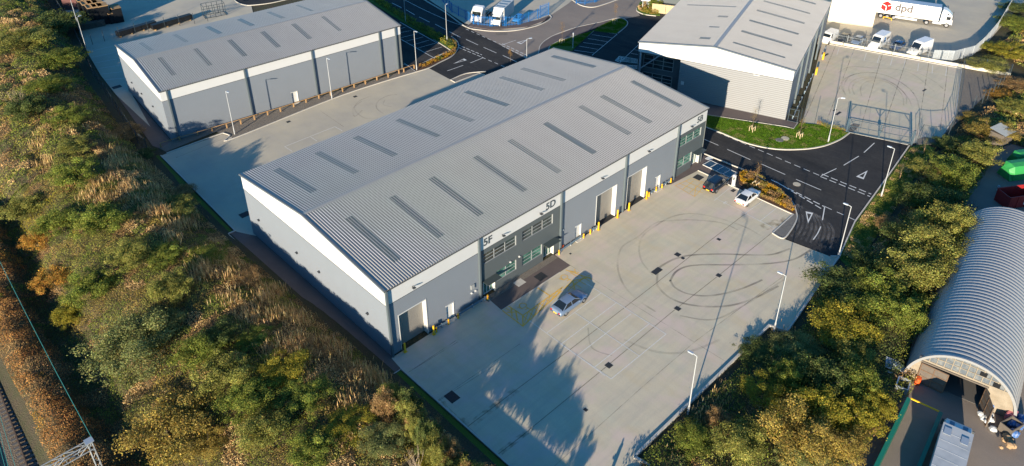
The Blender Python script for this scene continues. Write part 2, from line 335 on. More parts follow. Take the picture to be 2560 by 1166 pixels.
kerb([(1592,22),(1593,29),(1610,37),(1640,41)]); kerb([(583,-4),(592,6),(610,13),(630,14),(680,8),(740,-6)])
kerb([(1013,54),(1098,108),(1127,127)],sm=False,h=.1); kerb([(1127,127),(1082,146),(1045,165)],sm=False,h=.1)
kerb([(-.4,-2.1),(-.4,-60)],sm=False,world=True); kerb([(-2.5,33),(-2.5,-2.2),(-.5,-2.2)],sm=False,world=True,h=.06,w=.08); kerb([(-2.5,33),(-1.5,33),(-.6,59.5)],sm=False,world=True)
kerb([(1222,750),(1253,777),(1400,681)],sm=False,h=.03,w=.1)
kerb([(1757,287),(1963,318),(1984,323),(1994,308)],sm=False,h=.13,w=.08)
kerb([(2055,108),(2404,172),(2388,292),(2352,345)],sm=False,h=.1)
kerb([(2118,330),(2270,362)],sm=False,h=.03,w=.25)
struct(b.build('kerbs',M['kerb']))
# low retaining walls along the yard's right side
b=MB(); p=GP([(1585,1145),(1922,817),(1968,830),(2100,640)]); b.wall([(8.4,-60)]+p if False else p,.22,-.05,.28)
b.wall([p[0],(9.6,-33)],.22,-.05,.28)
tag(b.build('retaining_wall',M['kerb']),'low pale concrete upstand wall along the right edge of the front yard','wall')
b=MB(); p=GP([(2050,103),(2300,149),(2525,190)]); b.wall(p,.35,-.05,.55)
tag(b.build('boundary_wall',M['cream_wall']),'low pale concrete wall behind the fenced compound, running below the grey palisade fence','wall')
# joints
b=MB()
def jl(px,w=.07): b.strip(GP(px) if px[0][0]>150 else px,w,.0125)
for L in ([(1258,1166),(1600,895),(1925,583)],[(1165,1060),(1475,830),(1870,540)]): pass
# joints measured on the ground: parallel to the long side of the unit
for y,x0,x1 in ((-4.6,-.3,17.5),(-9.6,12,49),):
    pass
def gl(a,b_,w,m): m.strip([G(*a),G(*b_)],w,.0125)
for L in ([(1168,1068),(1300,968),(1422,877),(1557,773),(1640,709),(1765,610),(1902,505)],[(1243,1138),(1300,1094),(1521,913),(1677,783),(1797,689),(1929,583)]): b.strip(GP(L),.085,.0125)
struct(b.build('expansion_joints',M['joint']))
b=MB()
gl((1022,931),(1145,855),.06,b); gl((1095,1001),(1300,860),.05,b); gl((1165,1062),(1660,730),.05,b) if False else None
gl((1130,715),(1130,716),.01,b) if False else None
gl((1426,664),(1815,905),.05,b); b.strip(GP([(1386,1166),(1598,975),(1737,855),(1960,690)]),.06,.0125); b.strip(GP([(1020,932),(1140,852)]),.06,.0125)
gl((1096,1003),(1250,905),.06,b); gl((1560,900),(1560,901),.01,b); gl((1200,1095),(1100,1000),.04,b)
for L in ([(2090,112),(2003,318)],[(2137,120),(2060,320)],[(2207,133),(2150,325)],[(2268,145),(2205,330)],[(2322,157),(2292,340)],[(2370,165),(2350,330)]): b.strip([G(*L[0]),G(*L[1])],.12,.0235)
gl((2300,40),(2235,75),.1,b); gl((2430,0),(2425,60),.1,b)
gl((440,395),(590,335),.07,b); gl((800,277),(860,318),.06,b); gl((590,482),(660,440),.06,b)
struct(b.build('expansion_joints',M['joint_soft']))
# ------------------------------------------------------------------ painted markings
b=MB(); Z=.018
def ln(a,c,w=.1,z=Z): b.strip([G(*a),G(*c)],w,z)
def dl(a,c,on,off,w=.12,z=Z,st=0):
    for p,q in dashes(G(*a),G(*c),on,off,st): b.strip([p,q],w,z)
# road centre lines
for a,c in (((1754,346),(1796,364)),((1818,374),(1876,400)),((1904,411),(1963,437)),((1990,449),(2053,476))): ln(a,c,.13)
dl((1790,330),(2048,439),1.0,.55,.13)
for k in (0,1): dl((2055-k*4,436+k*6),(2178-k*3,486+k*6),1.0,.4,.17)
for k in (0,1): dl((1928+k*12,450+k*5-k*0),(2062-k*6,518+k*8-k*2),1.0,.4,.17)
dl((2062,517),(2142,553),1.0,.75,.13)
ln((2053,440),(2091,422),.13); ln((2109,414),(2147,391),.13); ln((2160,382),(2186,358),.13)
ln((2062,516),(2056,551),.13); b.strip(smooth(GP([(2052,567),(2044,584),(2033,600)])),.13,Z)
def tri(px,w=.30):
    p=[Vector(q) for q in GP(px)]; c=(p[0]+p[1]+p[2])/3; q=[c+(v-c)*(.56 if w<.31 else .5) for v in p]
    for i in range(3): j=(i+1)%3; b.add([(*p[i],Z+.001),(*p[j],Z+.001),(*q[j],Z+.001),(*q[i],Z+.001)],[(0,1,2,3)])
tri([(2140,442),(2169,427),(2159,449)]); tri([(2014,529),(2033,533),(2020,559)])
# the junction behind the units
for a,c in (((980,8),(1004,20)),((1015,25),(1037,38)),((1048,43),(1074,56)),((1088,61),(1114,75)),((1124,80),(1151,94)),((1165,99),(1195,113)),((1209,119),(1241,133)),((1257,139),(1291,155))): ln(a,c,.14)
dl((1165,73),(1255,113),1.0,.8,.14)
for k in (0,1): dl((1255+k*1,113-k*5+2),(1328,150-k*6),1.0,.4,.17)
for k in (0,1): dl((1143+k*3,116+k*7-4),(1205+k*3,142+k*7-4),1.0,.4,.17)
dl((1205,144),(1262,168),1.0,.8,.14)
ln((1176,158),(1208,145),.13); ln((1118,178),(1158,164),.13); ln((1255,113),(1290,101),.13)
tri([(1133,160),(1160,147),(1167,151)]); tri([(1291,107),(1320,99),(1303,111)])
b.strip(smooth(GP([(960,-28),(1015,2),(1060,25),(1120,52),(1163,67)])),.12,Z)
# parking bays by the rear unit (right of it)
ln((1000,56),(1098,111),.12); ln((1001,98),(1086,146),.12)
for a,c in (((1002,72),(1013,69)),((1002,82),(1028,77)),((1002,95),(1043,85)),((1014,104),(1058,93)),((1031,113),(1073,101)),((1044,121),(1090,108)),((1062,131),(1105,118)),((1004,160),(1022,165))): ln(a,c,.1)
ln((1010,158),(1040,180),.1)
# parking bays beside the right unit
ln((1428,126),(1486,77),.1); ln((1486,77),(1543,86),.1); ln((1543,86),(1480,139),.1)
for a,c in (((1480,87),(1530,95)),((1470,97),(1519,105)),((1458,107),(1508,114)),((1448,116),(1494,124)),((1435,126),(1485,133))): ln(a,c,.1)
ln((1597,112),(1564,143),.1)
for a,c in (((1586,125),(1599,127)),((1577,134),(1600,138))): ln(a,c,.1)
# white bay numbers and wheelchair strokes near bays
struct(b.build('road_markings',M['white_paint']))
b=MB()
def hatch(px,z,n,w=.09):   # cross-hatched box on the ground
    p=[Vector(q) for q in GP(px)]; b.strip([tuple(q) for q in p]+[tuple(p[0])],w,z)
    for k in range(n):
        t0,t1=k/n,(k+1)/n
        for s in (0,1):
            a=p[0].lerp(p[3],t0 if s else t1); c=p[1].lerp(p[2],t1 if s else t0); b.strip([tuple(a),tuple(c)],w,z)
hatch([(1550,141),(1596,149),(1602,160),(1540,152)],.019,4); hatch([(1560,163),(1600,165),(1600,172),(1575,172)],.019,3)
hatch([(1538,152),(1548,141),(1562,146),(1550,157)],.0195,2)
struct(b.build('road_markings',M['faded_paint']))
# faded white bay grid on the yard
b=MB(); Z=.014
z5=lambda u,v:(1200+u/4.483,680+v/4.483)
ln(z5(570,560),z5(1400,1166),.1); ln((1400,860),(1528,948),.1); ln(z5(1190,130),(1665,836),.1); ln((1528,948),(1665,836),.1)
ln(z5(1060,455),(1597,890),.1)
for a,c in (((1367,833),z5(1355,240)),((1404,860),z5(1525,350)),((1444,889),(1578,785)),((1486,919),(1622,811))): ln(a,c,.1)
# bays at the right end
ln((1785,494),(1935,571),.09); ln((1786,502),(1830,466),.09); ln((1862,535),(1907,503),.09); ln((1899,554),(1941,521),.09)
ln(z5(570,560),(1315,800),.09)
# compound bays
for a,c in (((2098,120),(2092,138)),((2134,127),(2128,145)),((2166,133),(2160,152)),((2199,139),(2193,158)),((2231,146),(2226,164)),((2263,151),(2259,173)),((2297,158),(2294,178)),((2332,163),(2330,184)),((2367,170),(2364,190))): ln(a,c,.12,.021)
ln((2075,138),(2200,158),.06,.021); ln((2205,160),(2385,192),.05,.021); ln((2058,113),(2400,172),.12,.021)
# side yard bays
for k in range(6): ln((222+k*8,130+k*14),(285+k*6-4,118+k*16-2),.1)
ln((640,330),(750,278),.1) if False else None
z2=lambda u,v:(650+u/2.914,v/2.914)
ln(z2(180,1070),z2(545,925),.1); ln(z2(180,1070),z2(235,1105),.1); ln(z2(370,1000),z2(415,1030),.1); ln(z2(545,925),z2(600,955),.1)
struct(b.build('bay_markings',M['faded_paint']))
# yellow markings
b=MB(); Z=.016
def q5(L): return [z5(u,v) for u,v in L]
def yl(L,w=.15,z=Z):
    p=GP(q5(L)); b.strip(p,w,z)
yl([(245,430),(480,610),(915,215)]); yl([(480,610),(320,385)],.12) if False else None
hz=[(245,430),(320,385),(480,490),(480,610)]
yl(hz+[hz[0]]); yl([(290,410),(360,450)],.1); yl([(300,455),(420,450)]); yl([(360,500),(350,410)]); yl([(420,545),(400,440)])
hz=[(480,490),(480,610),(950,195),(930,165)]
yl([(480,490),(930,170)]);
for k in range(7):
    a=(480+k*62,610-k*55); c=(480+(k+1)*62,490-(k+1)*44-0); yl([a,c],.1); a=(480+k*62,490-k*44); c=(480+(k+1)*62,610-(k+1)*55); yl([a,c],.1)
yl([(645,180),(800,280)])
hz=[(1000,10),(1260,85)]
yl([(945,190),(1040,100),(1240,60)]); yl([(1040,100),(1060,190)])
for k in range(4): yl([(985+k*50,155-k*35),(1085+k*50,215-k*35)],.1); yl([(985+k*50,215-k*45),(1085+k*50,110-k*25)],.1)
yl([(960,-20),(1260,85)]); yl([(1010,10),(1100,60)],.1); yl([(1000,-10),(1110,10)],.1); yl([(1060,-30),(1070,20)],.1)
def chair(cx,cy,s):       # wheelchair sign painted on the ground, centred on a measured point
    o=Vector(G(*z5(cx,cy))); 
    L=lambda pts,w=.1: b.strip([tuple(o+Vector((-x*s,-y*s)) ) for x,y in pts],w,Z+.001)
    L([(.45*math.cos(t)-.1,.45*math.sin(t)-.25) for t in np.linspace(2.2,6.6,12)]); L([(-.25,.85),(-.2,.1),(.35,.1),(.6,-.55)]); L([(-.22,.5),(.25,.5)])
    L([(-.3,1.02),(-.2,1.08)],.2)
chair(490,395,.95); chair(955,75,.95)
# second yellow area by the dark car
z3=lambda u,v:(1640+u/3.43,380+v/3.43)
def yz(L,w=.08): b.strip(GP([z3(u,v) for u,v in L]),w,Z)
yz([(165,290),(330,385),(440,270),(300,230),(165,290)]); yz([(200,270),(330,330),(400,350)]); yz([(230,320),(320,250)]); yz([(290,350),(400,260)]); yz([(250,250),(400,320)]); yz([(330,385),(340,300)])
struct(b.build('yellow_markings',M['yellow_paint']))
# letter E on the bay and bay numerals
def text(s,size,m,parent,Mx,name='lettering',ext=.004,shear=0,bold=0):
    c=bpy.data.curves.new('t','FONT'); c.body=s; c.size=size; c.extrude=ext; c.align_x='LEFT'; c.shear=shear; c.offset=bold
    o=bpy.data.objects.new('t',c); me=bpy.data.meshes.new_from_object(o); bpy.data.objects.remove(o); me.materials.clear(); me.materials.append(m)
    o=bpy.data.objects.new(name,me); COL.objects.link(o); o.matrix_local=Mx
    if parent is not None: o.parent=parent; o.matrix_parent_inverse=Matrix.Identity(4)
    return o
p=G(1806,508); struct(text('E',1.0,M['faded_paint'],None,Matrix.Translation((p[0],p[1],.016))@Matrix.Rotation(R_(-90),4,'Z'),'bay_letter'))
# tyre marks
def ring(cx,cy,r,a0,a1,ex=1,rot=0,w=.2,z=.0145,m='tyre_mark',px=True):
    pass
b=MB()
def tm(pxs,w=.28,z=.0135): b.strip(smooth(GP(pxs),8),w,z)
y3=lambda L:[(1200+u/2.915,380+v/2.915) for u,v in L]
y2=lambda L:[(1640+u/3.238,700+v/3.238) for u,v in L]
y1=lambda L:[(1640+u/3.43,380+v/3.43) for u,v in L]
tm(y1([(1150,830),(1000,880),(820,885),(600,878),(420,880),(280,890),(160,920),(70,965),(20,1010)])+y2([(8,20),(20,60),(90,130),(200,185),(340,212),(480,218),(620,205),(760,165),(880,110),(990,50)]))
tm(y1([(1330,840),(1200,915),(1050,950),(850,965),(600,970),(400,970),(260,985),(170,1030),(125,1100)])+y2([(118,10),(150,60),(230,105),(340,128),(450,128),(580,105),(700,70),(820,20),(860,0)]),.26,.0140)
struct(b.build('tyre_marks',M['tyre_mark']))
b=MB()
tm(y1([(700,670),(560,610),(330,585),(150,590),(0,610)])+y3([(1150,620),(1040,690),(1005,780),(1010,880),(1060,990),(1150,1080),(1280,1166)]),.24)
tm(y1([(900,720),(750,640),(500,560),(300,530),(130,560)])+y3([(1280,540),(1190,610),(1160,700),(1180,800),(1260,900)]),.24,.0142)
tm(y3([(890,560),(1100,640),(1300,690),(1450,620),(1600,520)]) ,.2,.0148) if False else None
c3=lambda L:[(1950+u/3.43,60+v/3.43) for u,v in L]
for k,L in enumerate(([(700,620),(690,560),(720,510),(800,485),(900,495),(990,545),(1050,620),(1060,700)],[(600,600),(590,540),(640,480),(760,455),(880,470),(1000,530),(1080,620),(1080,690)],[(640,610),(620,550),(660,500),(780,465),(920,490),(1030,560),(1100,640),(1130,710)],[(545,590),(530,530),(560,470),(680,425),(820,425),(980,470),(1100,550),(1170,640),(1190,720)],[(560,610),(545,540),(600,450),(740,418),(900,440),(1060,520),(1150,600)],[(1040,380),(1200,430),(1330,500),(1400,560)],[(500,420),(600,370),(800,380),(980,390),(1150,440),(1320,580)])):
    b.strip(smooth(GP(c3(L)),8),.22,.0265+.0005*k)
tm([(680,320),(640,350),(610,390),(600,430)],.2,.0155) if False else None
for k,L in enumerate(([(745,805),(690,850),(680,790),(740,740)],[(900,830),(850,790),(860,740),(930,700),(1000,690)],[(960,780),(900,765),(910,730)],[(860,860),(760,860),(690,800),(720,740),(810,700)])):
    b.strip(smooth(GP([z2(u,v) for u,v in L]),8),.22,.0185+.0004*k)
tm([(1470,820),(1480,870),(1530,890)],.15,.0152)
tm([(1560,850),(1640,880),(1720,880),(1800,850)],.3,.0156); tm([(1700,790),(1780,800),(1850,770),(1960,700)],.2,.0160)
struct(b.build('tyre_marks',M['tyre_mark_soft']))
b=MB()
for k in range(9):
    L=[(1985+k*9,505+k*5),(1995+k*10,530+k*4),(1996+k*11,560+k*3),(1978+k*12,592+k*4)]
    b.strip(smooth(GP(L),8),.30,.010+.0003*k)
struct(b.build('tyre_marks',M['tyre_pale']))
b=MB()
b.strip(GP([(1180,1060),(1240,1014),(1300,968)]),.8,.0132); b.strip(GP([(1250,1133),(1330,1070)]),.6,.0136); b.strip(smooth(GP([(1180,1062),(1125,1035),(1105,1005)])),.7,.0138)
for k in range(0): b.strip(GP([(2205+k*22,330+k*3),(2262+k*16,150+k*4)]),.5,.0215+.0003*k)
b.strip(GP([(1905,570),(1980,545)]),1.4,.0140)
struct(b.build('stains',M['stain']))
# tarmac patch in the road
sheet('road_patch','gravel',GP([(1240,82),(1268,82),(1269,88),(1240,89)]),.0165)
# ------------------------------------------------------------------ industrial units
def roof_mesh(L,W,H,R,per=.333,rh=.055,ov=.12,side=0):
    """one corrugated slope; side 0 = front (y 0..W/2), 1 = back"""
    b=MB(); n=int(round((L+2*ov)/per)); per=(L+2*ov)/n; xs=[];zs=[]
    for k in range(n):
        x=-ov+k*per; xs+=[x,x+per*.50,x+per*.60,x+per*.90]; zs+=[0,0,rh,rh]
    xs.append(L+ov); zs.append(0)
    sl=R/(W/2); ya,yb=(-ov*1.5,W/2) if side==0 else (W+ov*1.5,W/2); za=H-abs(ov*1.5)*sl
    vs=[(x,ya,za+z) for x,z in zip(xs,zs)]+[(x,yb,H+R+z) for x,z in zip(xs,zs)]; m=len(xs)
    b.add(vs,[((i,i+1,m+i+1,m+i) if side==0 else (i+1,i,m+i,m+i+1)) for i in range(m-1)])
    b.add([(xs[0],ya,za),(xs[-1],ya,za),(xs[-1],ya,za-.1),(xs[0],ya,za-.1)],[(0,1,2,3)])
    return b
def unit(name,label,o,ang,L,W,H,R,FZ,lights,pipes,wallm,frontm,skip_front=(),group=None):
    r=thing(name,label,'warehouse',(o[0],o[1],0),ang,group)
    for s in (0,1):
        rf=roof_mesh(L,W,H,R,side=s).build('roof',M['roof_sheet'],r)
        for (x,y0,y1,wd) in lights[s]:
            z=lambda y:H+R*(1-abs(y-W/2)/(W/2))
            per=.166; n=max(2,int(round(wd/per))); bb=MB(); m=2*n+1
            X=[x+wd*k/(2*n) for k in range(m)]; Zo=[(.052 if k%2 else .03) for k in range(m)]
            bb.add([(xx,y0,z(y0)+q) for xx,q in zip(X,Zo)]+[(xx,y1,z(y1)+q) for xx,q in zip(X,Zo)],[((i,i+1,m+i+1,m+i)) for i in range(m-1)])
            bb.box(x-.03,x,y0,y1,0,.01,Matrix.Identity(4)) if False else None
            bb.build('rooflight',M['roof_light'],rf)
    b=MB(); sl=R/(W/2)
    for sy in (-1,1):
        b.add([(-.13,W/2,H+R+.075),(L+.13,W/2,H+R+.075),(L+.13,W/2+sy*.33,H+R+.06-.33*sl),(-.13,W/2+sy*.33,H+R+.06-.33*sl)],[(0,1,2,3) if sy<0 else (3,2,1,0)])
    b.build('ridge_cap',M['roof_sheet'],r)
    for xg,sg in ((-.08,-1),(L+.08,1)):
        b=MB()
        for (y0,z0,y1,z1) in ((-.2,H-.02,W/2,H+R),(W/2,H+R,W+.2,H-.02)):
            b.add([(xg-.12,y0,z0+.10),(xg+.12,y0,z0+.10),(xg+.12,y1,z1+.10),(xg-.12,y1,z1+.10),(xg-.12,y0,z0-.12),(xg+.12,y0,z0-.12),(xg+.12,y1,z1-.12),(xg-.12,y1,z1-.12)],[(0,1,2,3),(0,3,7,4),(1,5,6,2),(0,4,5,1),(3,2,6,7),(4,7,6,5)])
        b.build('verge_flashing',M['flashing'],r)
    # side walls: gables (front long wall is built by the caller where it has openings)
    b=MB(); g=MB()
    def gable(mb,x,z0,z1,top):
        if top: mb.add([(x,0,z0),(x,W,z0),(x,W,H-.02),(x,W/2,H+R-.02),(x,0,H-.02)],[(0,1,2,3,4)[::-1] if x<=0 else (0,1,2,3,4)])
        else: mb.add([(x,0,z0),(x,W,z0),(x,W,z1),(x,0,z1)],[(0,1,2,3)[::-1] if x<=0 else (0,1,2,3)])
    gable(g,-.03,FZ,H,True); gable(g,L+.03,FZ,H,True); gable(b,L,0,FZ,False)
    if 'gable' not in skip_front: gable(b,0,0,FZ,False)
    b.add([(0,W,0),(L,W,0),(L,W,FZ),(0,W,FZ)],[(3,2,1,0)]); g.add([(-.03,W+.03,FZ),(L+.03,W+.03,FZ),(L+.03,W+.03,H-.1),(-.03,W+.03,H-.1)],[(3,2,1,0)])
    g.add([(-.03,-.03,FZ),(L+.03,-.03,FZ),(L+.03,-.03,H-.1),(-.03,-.03,H-.1)],[(0,1,2,3)])
    g.add([(-.03,-.03,FZ),(L+.03,-.03,FZ),(L+.03,0,FZ),(-.03,0,FZ)],[(3,2,1,0)])
    g.add([(-.03,0,FZ),(0,0,FZ),(0,W,FZ),(-.03,W,FZ)],[(3,2,1,0)])
    b.build('wall',wallm,r); g.build('fascia',M['fascia_white'],r)
    b=MB(); b.box(-.1,L+.1,-.20,-.06,H-.20,H-.04); b.build('gutter',M['gutter'],r)
    b=MB(); b.box(-.015,L+.0,-.045,-.031,FZ-.06,FZ+.0); b.box(-.05,-.035,0,W,FZ-.05,FZ); b.build('drip_trim',M['gutter'],r)
    for x in pipes:
        b=MB(); b.box(x-.09,x+.13,-.30,-.035,.0,H-.05); b.build('downpipe',M['pipe_dark'],r)
    return r
def front_wall(r,L,H,holes,m,x0=0,x1=None,name='wall',y=0.,depth=0):
    """flat wall in the local xz plane at y with rectangular holes (xa,xb,za,zb)"""
    x1=L if x1 is None else x1; b=MB()
    X=sorted({x0,x1}|{h[0] for h in holes}|{h[1] for h in holes}); Zs=sorted({0,H}|{h[2] for h in holes}|{h[3] for h in holes})
    for i in range(len(X)-1):
        for j in range(len(Zs)-1):
            cx,cz=(X[i]+X[i+1])/2,(Zs[j]+Zs[j+1])/2
            if any(h[0]<cx<h[1] and h[2]<cz<h[3] for h in holes): continue
            b.add([(X[i],y,Zs[j]),(X[i+1],y,Zs[j]),(X[i+1],y,Zs[j+1]),(X[i],y,Zs[j+1])],[(0,1,2,3)])
    return b.build(name,m,r)
def jambs(b,h,d,y=0.):
    xa,xb,za,zb=h
    b.add([(xa,y,za),(xa,y+d,za),(xa,y+d,zb),(xa,y,zb)],[(0,3,2,1)]); b.add([(xb,y,za),(xb,y+d,za),(xb,y+d,zb),(xb,y,zb)],[(0,1,2,3)])
    b.add([(xa,y,zb),(xb,y,zb),(xb,y+d,zb),(xa,y+d,zb)],[(0,3,2,1)])
    if za>.05: b.add([(xa,y,za),(xb,y,za),(xb,y+d,za),(xa,y+d,za)],[(0,1,2,3)])
def roller(r,xa,xb,zt,d=.62):
    p=MB().box(xa,xb,d,d+.06,0,zt).build('roller_door',M['shutter'],r)
    b=MB(); jambs(b,(xa,xb,0,zt),d); b.box(xb,xb+.10,-.05,-.004,0,zt+.08); b.box(xa-.06,xa,-.05,-.004,0,zt+.08); b.box(xa-.06,xb+.1,-.05,-.004,zt+.08,zt+.16); b.build('door_frame',M['white_metal'],p)
def pdoor(r,xa,xb,zt,d=.14):
    p=MB().box(xa,xb,d,d+.05,.0,zt).build('door',M['white_metal'],r)
    b=MB(); jambs(b,(xa,xb,0,zt),d); b.box(xb,xb+.07,-.04,-.004,0,zt+.06); b.box(xa-.1,xb+.1,-.09,-.004,zt+.06,zt+.13); b.build('door_frame',M['white_metal'],p)
    MB().box(xa+.12,xa+.2,d-.05,d-.002,1.0,1.12).build('handle',M['gutter'],p)
    MB().box(xa-.15,xb+.15,-.55,-.03,0,.07).build('step',M['kerb'],p)
def window(r,xa,xb,za,zb,nx=3,gl='glass_dark',d=.14,nz=3):
    p=MB().box(xa,xb,d,d+.04,za,zb).build('window',M[gl],r)
    b=MB(); jambs(b,(xa,xb,za,zb),d); t=.045
    for k in range(nx+1): x=xa+(xb-xa)*k/nx; b.box(max(xa,x-t),min(xb,x+t),d-.05,d-.003,za,zb)
    for k in range(nz+1):
        z=za+(zb-za)*k/nz
        for q in range(nx): xA=xa+(xb-xa)*q/nx+t; xB=xa+(xb-xa)*(q+1)/nx-t; b.box(xA,xB,d-.05,d-.003,max(za,z-t*.6),min(zb,z+t*.6))
    b.build('frame',M['frame_grey'],p)
def entrance(r,xa,xb,zt,side=1,d=.5):
    p=MB().box(xa,xb,d,d+.04,.05,zt).build('entrance_door',M['glass_green'],r)
    b=MB(); jambs(b,(xa,xb,0,zt),d); n=4
    for k in range(n+1): x=xa+(xb-xa)*k/n; b.box(max(xa,x-.05),min(xb,x+.05),d-.06,d-.003,0,zt)
    b.box(xa+.05,xb-.05,d-.05,d-.004,zt-.12,zt); b.box(xa+.05,xb-.05,d-.05,d-.004,.0,.14); b.build('frame',M['white_metal'],p)
    c=MB(); c.box(xa-.1,xb+.2,-1.0,-.01,zt+.12,zt+.17)
    c.box(xa-.1,xb+.2,-1.04,-1.0,zt+.1,zt+.2); c.build('canopy',M['canopy_grey'],r)
def wall_light(r,x,z,y=-.03):
    b=MB(); b.box(x-.03,x+.03,y-.3,y,z-.04,z+.02); b.box(x-.2,x+.16,y-.52,y-.22,z-.03,z+.06); b.build('floodlight',M['gutter'],r)
# --- main unit
rl=lambda xs,a,c,wd=.95:[(x,a,c,wd) for x in xs]
XA=[3.2,9.3,15.2,22.35,28.4,35.3,42.4,47.2,54.3]
UA=unit('warehouse','largest grey unit, its white band lettered 5F, 5D and 5B above the front yard',(0,0),0,57.7,30.9,9.2,1.66,7.1,
   [rl(XA,2.65,11.75),rl(XA,19.1,28.4)],[.02,12.75,26.35,38.9,50.6],M['clad_grey'],None)
rd=[(1.35,4.95,0,4.85),(33.35,37.35,0,5.0),(39.75,43.8,0,5.05)]; pd=[(7.75,8.75,0,2.15),(29.4,30.4,0,2.15),(46.3,47.3,0,2.15)]
wn=[(13.5,18.7,4.95,6.4),(15.4,18.7,1.3,2.8),(19.75,25.0,4.95,6.4),(19.75,23.15,1.2,2.75),(51.4,56.7,5.0,6.4),(51.4,54.9,1.3,2.9)]
en=[(13.3,15.2,0,2.45),(23.4,25.3,0,2.45),(55.1,57.1,0,2.5)]
front_wall(UA,57.7,7.1,[h for h in rd+pd if h[0]<13],M['clad_rib'] if 'clad_rib' in M else M['clad_grey'],0,12.8)
front_wall(UA,57.7,7.1,[h for h in wn+en if h[0]<26],M['clad_dark'],12.8,26.4)
front_wall(UA,57.7,7.1,[h for h in rd+pd if h[0]>26],M['clad_grey'],26.4,50.7)
front_wall(UA,57.7,7.1,[h for h in wn+en if h[0]>50],M['clad_dark'],50.7,57.7)
for h in rd: roller(UA,h[0],h[1],h[3])
for h in pd: pdoor(UA,h[0],h[1],h[3])
for i,h in enumerate(wn): window(UA,*h,nx=3 if h[1]-h[0]>4 else 2,gl='glass_dark' if i in (0,2) else 'glass_green',nz=3)
for h in en: entrance(UA,h[0],h[1],h[3])
for x in (3.4,16.4,22.6,33.9,43.6,53.6): wall_light(UA,x,7.75)
for x in (-.06,57.7): MB().box(x,x+.06,-.06,.0,0,7.1).build('corner_trim',M['trim_green'],UA)
FM=lambda x,y,z:Matrix.Translation((x,y,z))@Matrix.Rotation(R_(90),4,'X')
for s,x in (('5F',13.5),('5D',23.65),('5B',55.2)):
    text(s,1.30,M['letter'],UA,FM(x,-.05,7.58)@Matrix.Diagonal((1.08,1.05,1,1)),'unit_number',.012,0,.028)
for yy in (28.0,18.6,13.6,3.8):
    b=MB(); b.tube((-.22,yy,3.62),(-.03,yy,3.7),.2,.12,10); b.build('wall_lamp',M['gutter'],UA)
b=MB(); b.box(11.4,11.9,-.16,-.01,2.5,3.1); b.build('meter_box',M['frame_grey'],UA)
for x in (11.5,12.1,26.9,19.2,17.7):
    b=MB(); b.tube((x,-.12,1.9 if x<13 else 3.0),(x,-.01,1.9 if x<13 else 3.0),.12,.12,8); b.build('camera_dome',M['white_metal'],UA)
# --- second unit, behind
XB=[3.1,9.05,15.0,21.0,26.9,32.8]
UB=unit('warehouse','grey unit at upper left with a timber knee rail along its long wall',(OX,OY),BA,43.5,23.8,8.88,1.39,7.1,
   [rl(XB,3.55,10.25,.85),rl(XB,14.4,21.5,.85)],[.95,13.5,25.6,39.0,42.4],M['clad_grey'],None)
front_wall(UB,43.5,7.1,[(20.9,21.95,0,2.0)],M['clad_grey'],0,42.45)
front_wall(UB,43.5,7.1,[],M['trim_green'],42.45,43.5)
pdoor(UB,20.9,21.95,2.0,.2)
for yy in (18.7,13.06,6.95):
    b=MB(); b.tube((-.2,yy,3.5),(-.03,yy,3.58),.2,.12,10); b.build('wall_lamp',M['gutter'],UB)
# --- third unit, upper right
UC=unit('warehouse','pale grey unit at upper right with a broad white gable and short square rooflights',(78.9,-2.2),CA,36,26.2,9.0,1.6,7.2,
   [rl([3.5,9.3,15.0,20.9,26.5,32.3],2.3,11.05,.75),[(20.7,14.9,24.2,.75)]+[(x,14.9,16.7,.8) for x in (14.9,9.1,3.3)]],[7,14,21,28],M['clad_silver'],None,skip_front=('gable',))
front_wall(UC,36,7.2,[(22,28,0,5.2)],M['clad_grey'],0,36)
b=MB(); b.box(22,28,.3,.36,0,5.2); b.build('roller_door',M['white_metal'],UC)
for x,m_ in ((10,'white_metal'),(17,'white_metal')):
    b=MB(); b.box(x,x+1,-.06,-.004,0,2.1); b.build('door',M[m_],UC)
# gable wall with the recessed glazed corner (local plane x=0, y 0..26.2)
b=MB(); b.add([(0,0,0),(0,18.6,0),(0,18.6,7.2),(0,0,7.2)],[(0,3,2,1)]); b.build('wall',M['clad_silver_g'] if 'clad_silver_g' in M else M['clad_silver'],UC)
b=MB(); b.add([(1.6,18.6,0),(1.6,26.2,0),(1.6,26.2,7.2),(1.6,18.6,7.2)],[(0,3,2,1)]); b.add([(0,18.6,0),(1.6,18.6,0),(1.6,18.6,7.2),(0,18.6,7.2)],[(3,2,1,0)]); b.add([(0,18.6,7.2),(1.6,18.6,7.2),(1.6,26.2,7.2),(0,26.2,7.2)],[(0,1,2,3)])
b.build('office_wall',M['clad_dark'],UC)
def gwin(y0,y1,z0,z1,n):
    p=MB().box(1.50,1.56,y0,y1,z0,z1).build('window',M['glass_dark'],UC); b=MB()
    for k in range(n+1): y=y0+(y1-y0)*k/n; b.box(1.42,1.495,y-.05,y+.05,z0,z1)
    for k in range(4):
        z=z0+(z1-z0)*k/3
        for q in range(n): b.box(1.42,1.495,y0+(y1-y0)*q/n+.05,y0+(y1-y0)*(q+1)/n-.05,z-.04,z+.04)
    b.build('frame',M['frame_grey'],p)
gwin(20.2,25.6,3.9,6.3,3); gwin(20.2,25.6,.9,2.9,3)
b=MB(); b.box(.05,.35,25.7,26.0,0,7.2); b.bar((.2,25.7,4.0),(.2,22.4,7.1),.18,.18); b.build('column',M['galv'],UC)
b=MB(); b.box(-.05,-.004,17.6,18.1,2.6,3.2); b.build('meter_box',M['white_metal'],UC)
b=MB(); b.box(-.25,-.03,5.2,6.2,7.0,7.1); b.build('floodlight',M['white_metal'],UC)
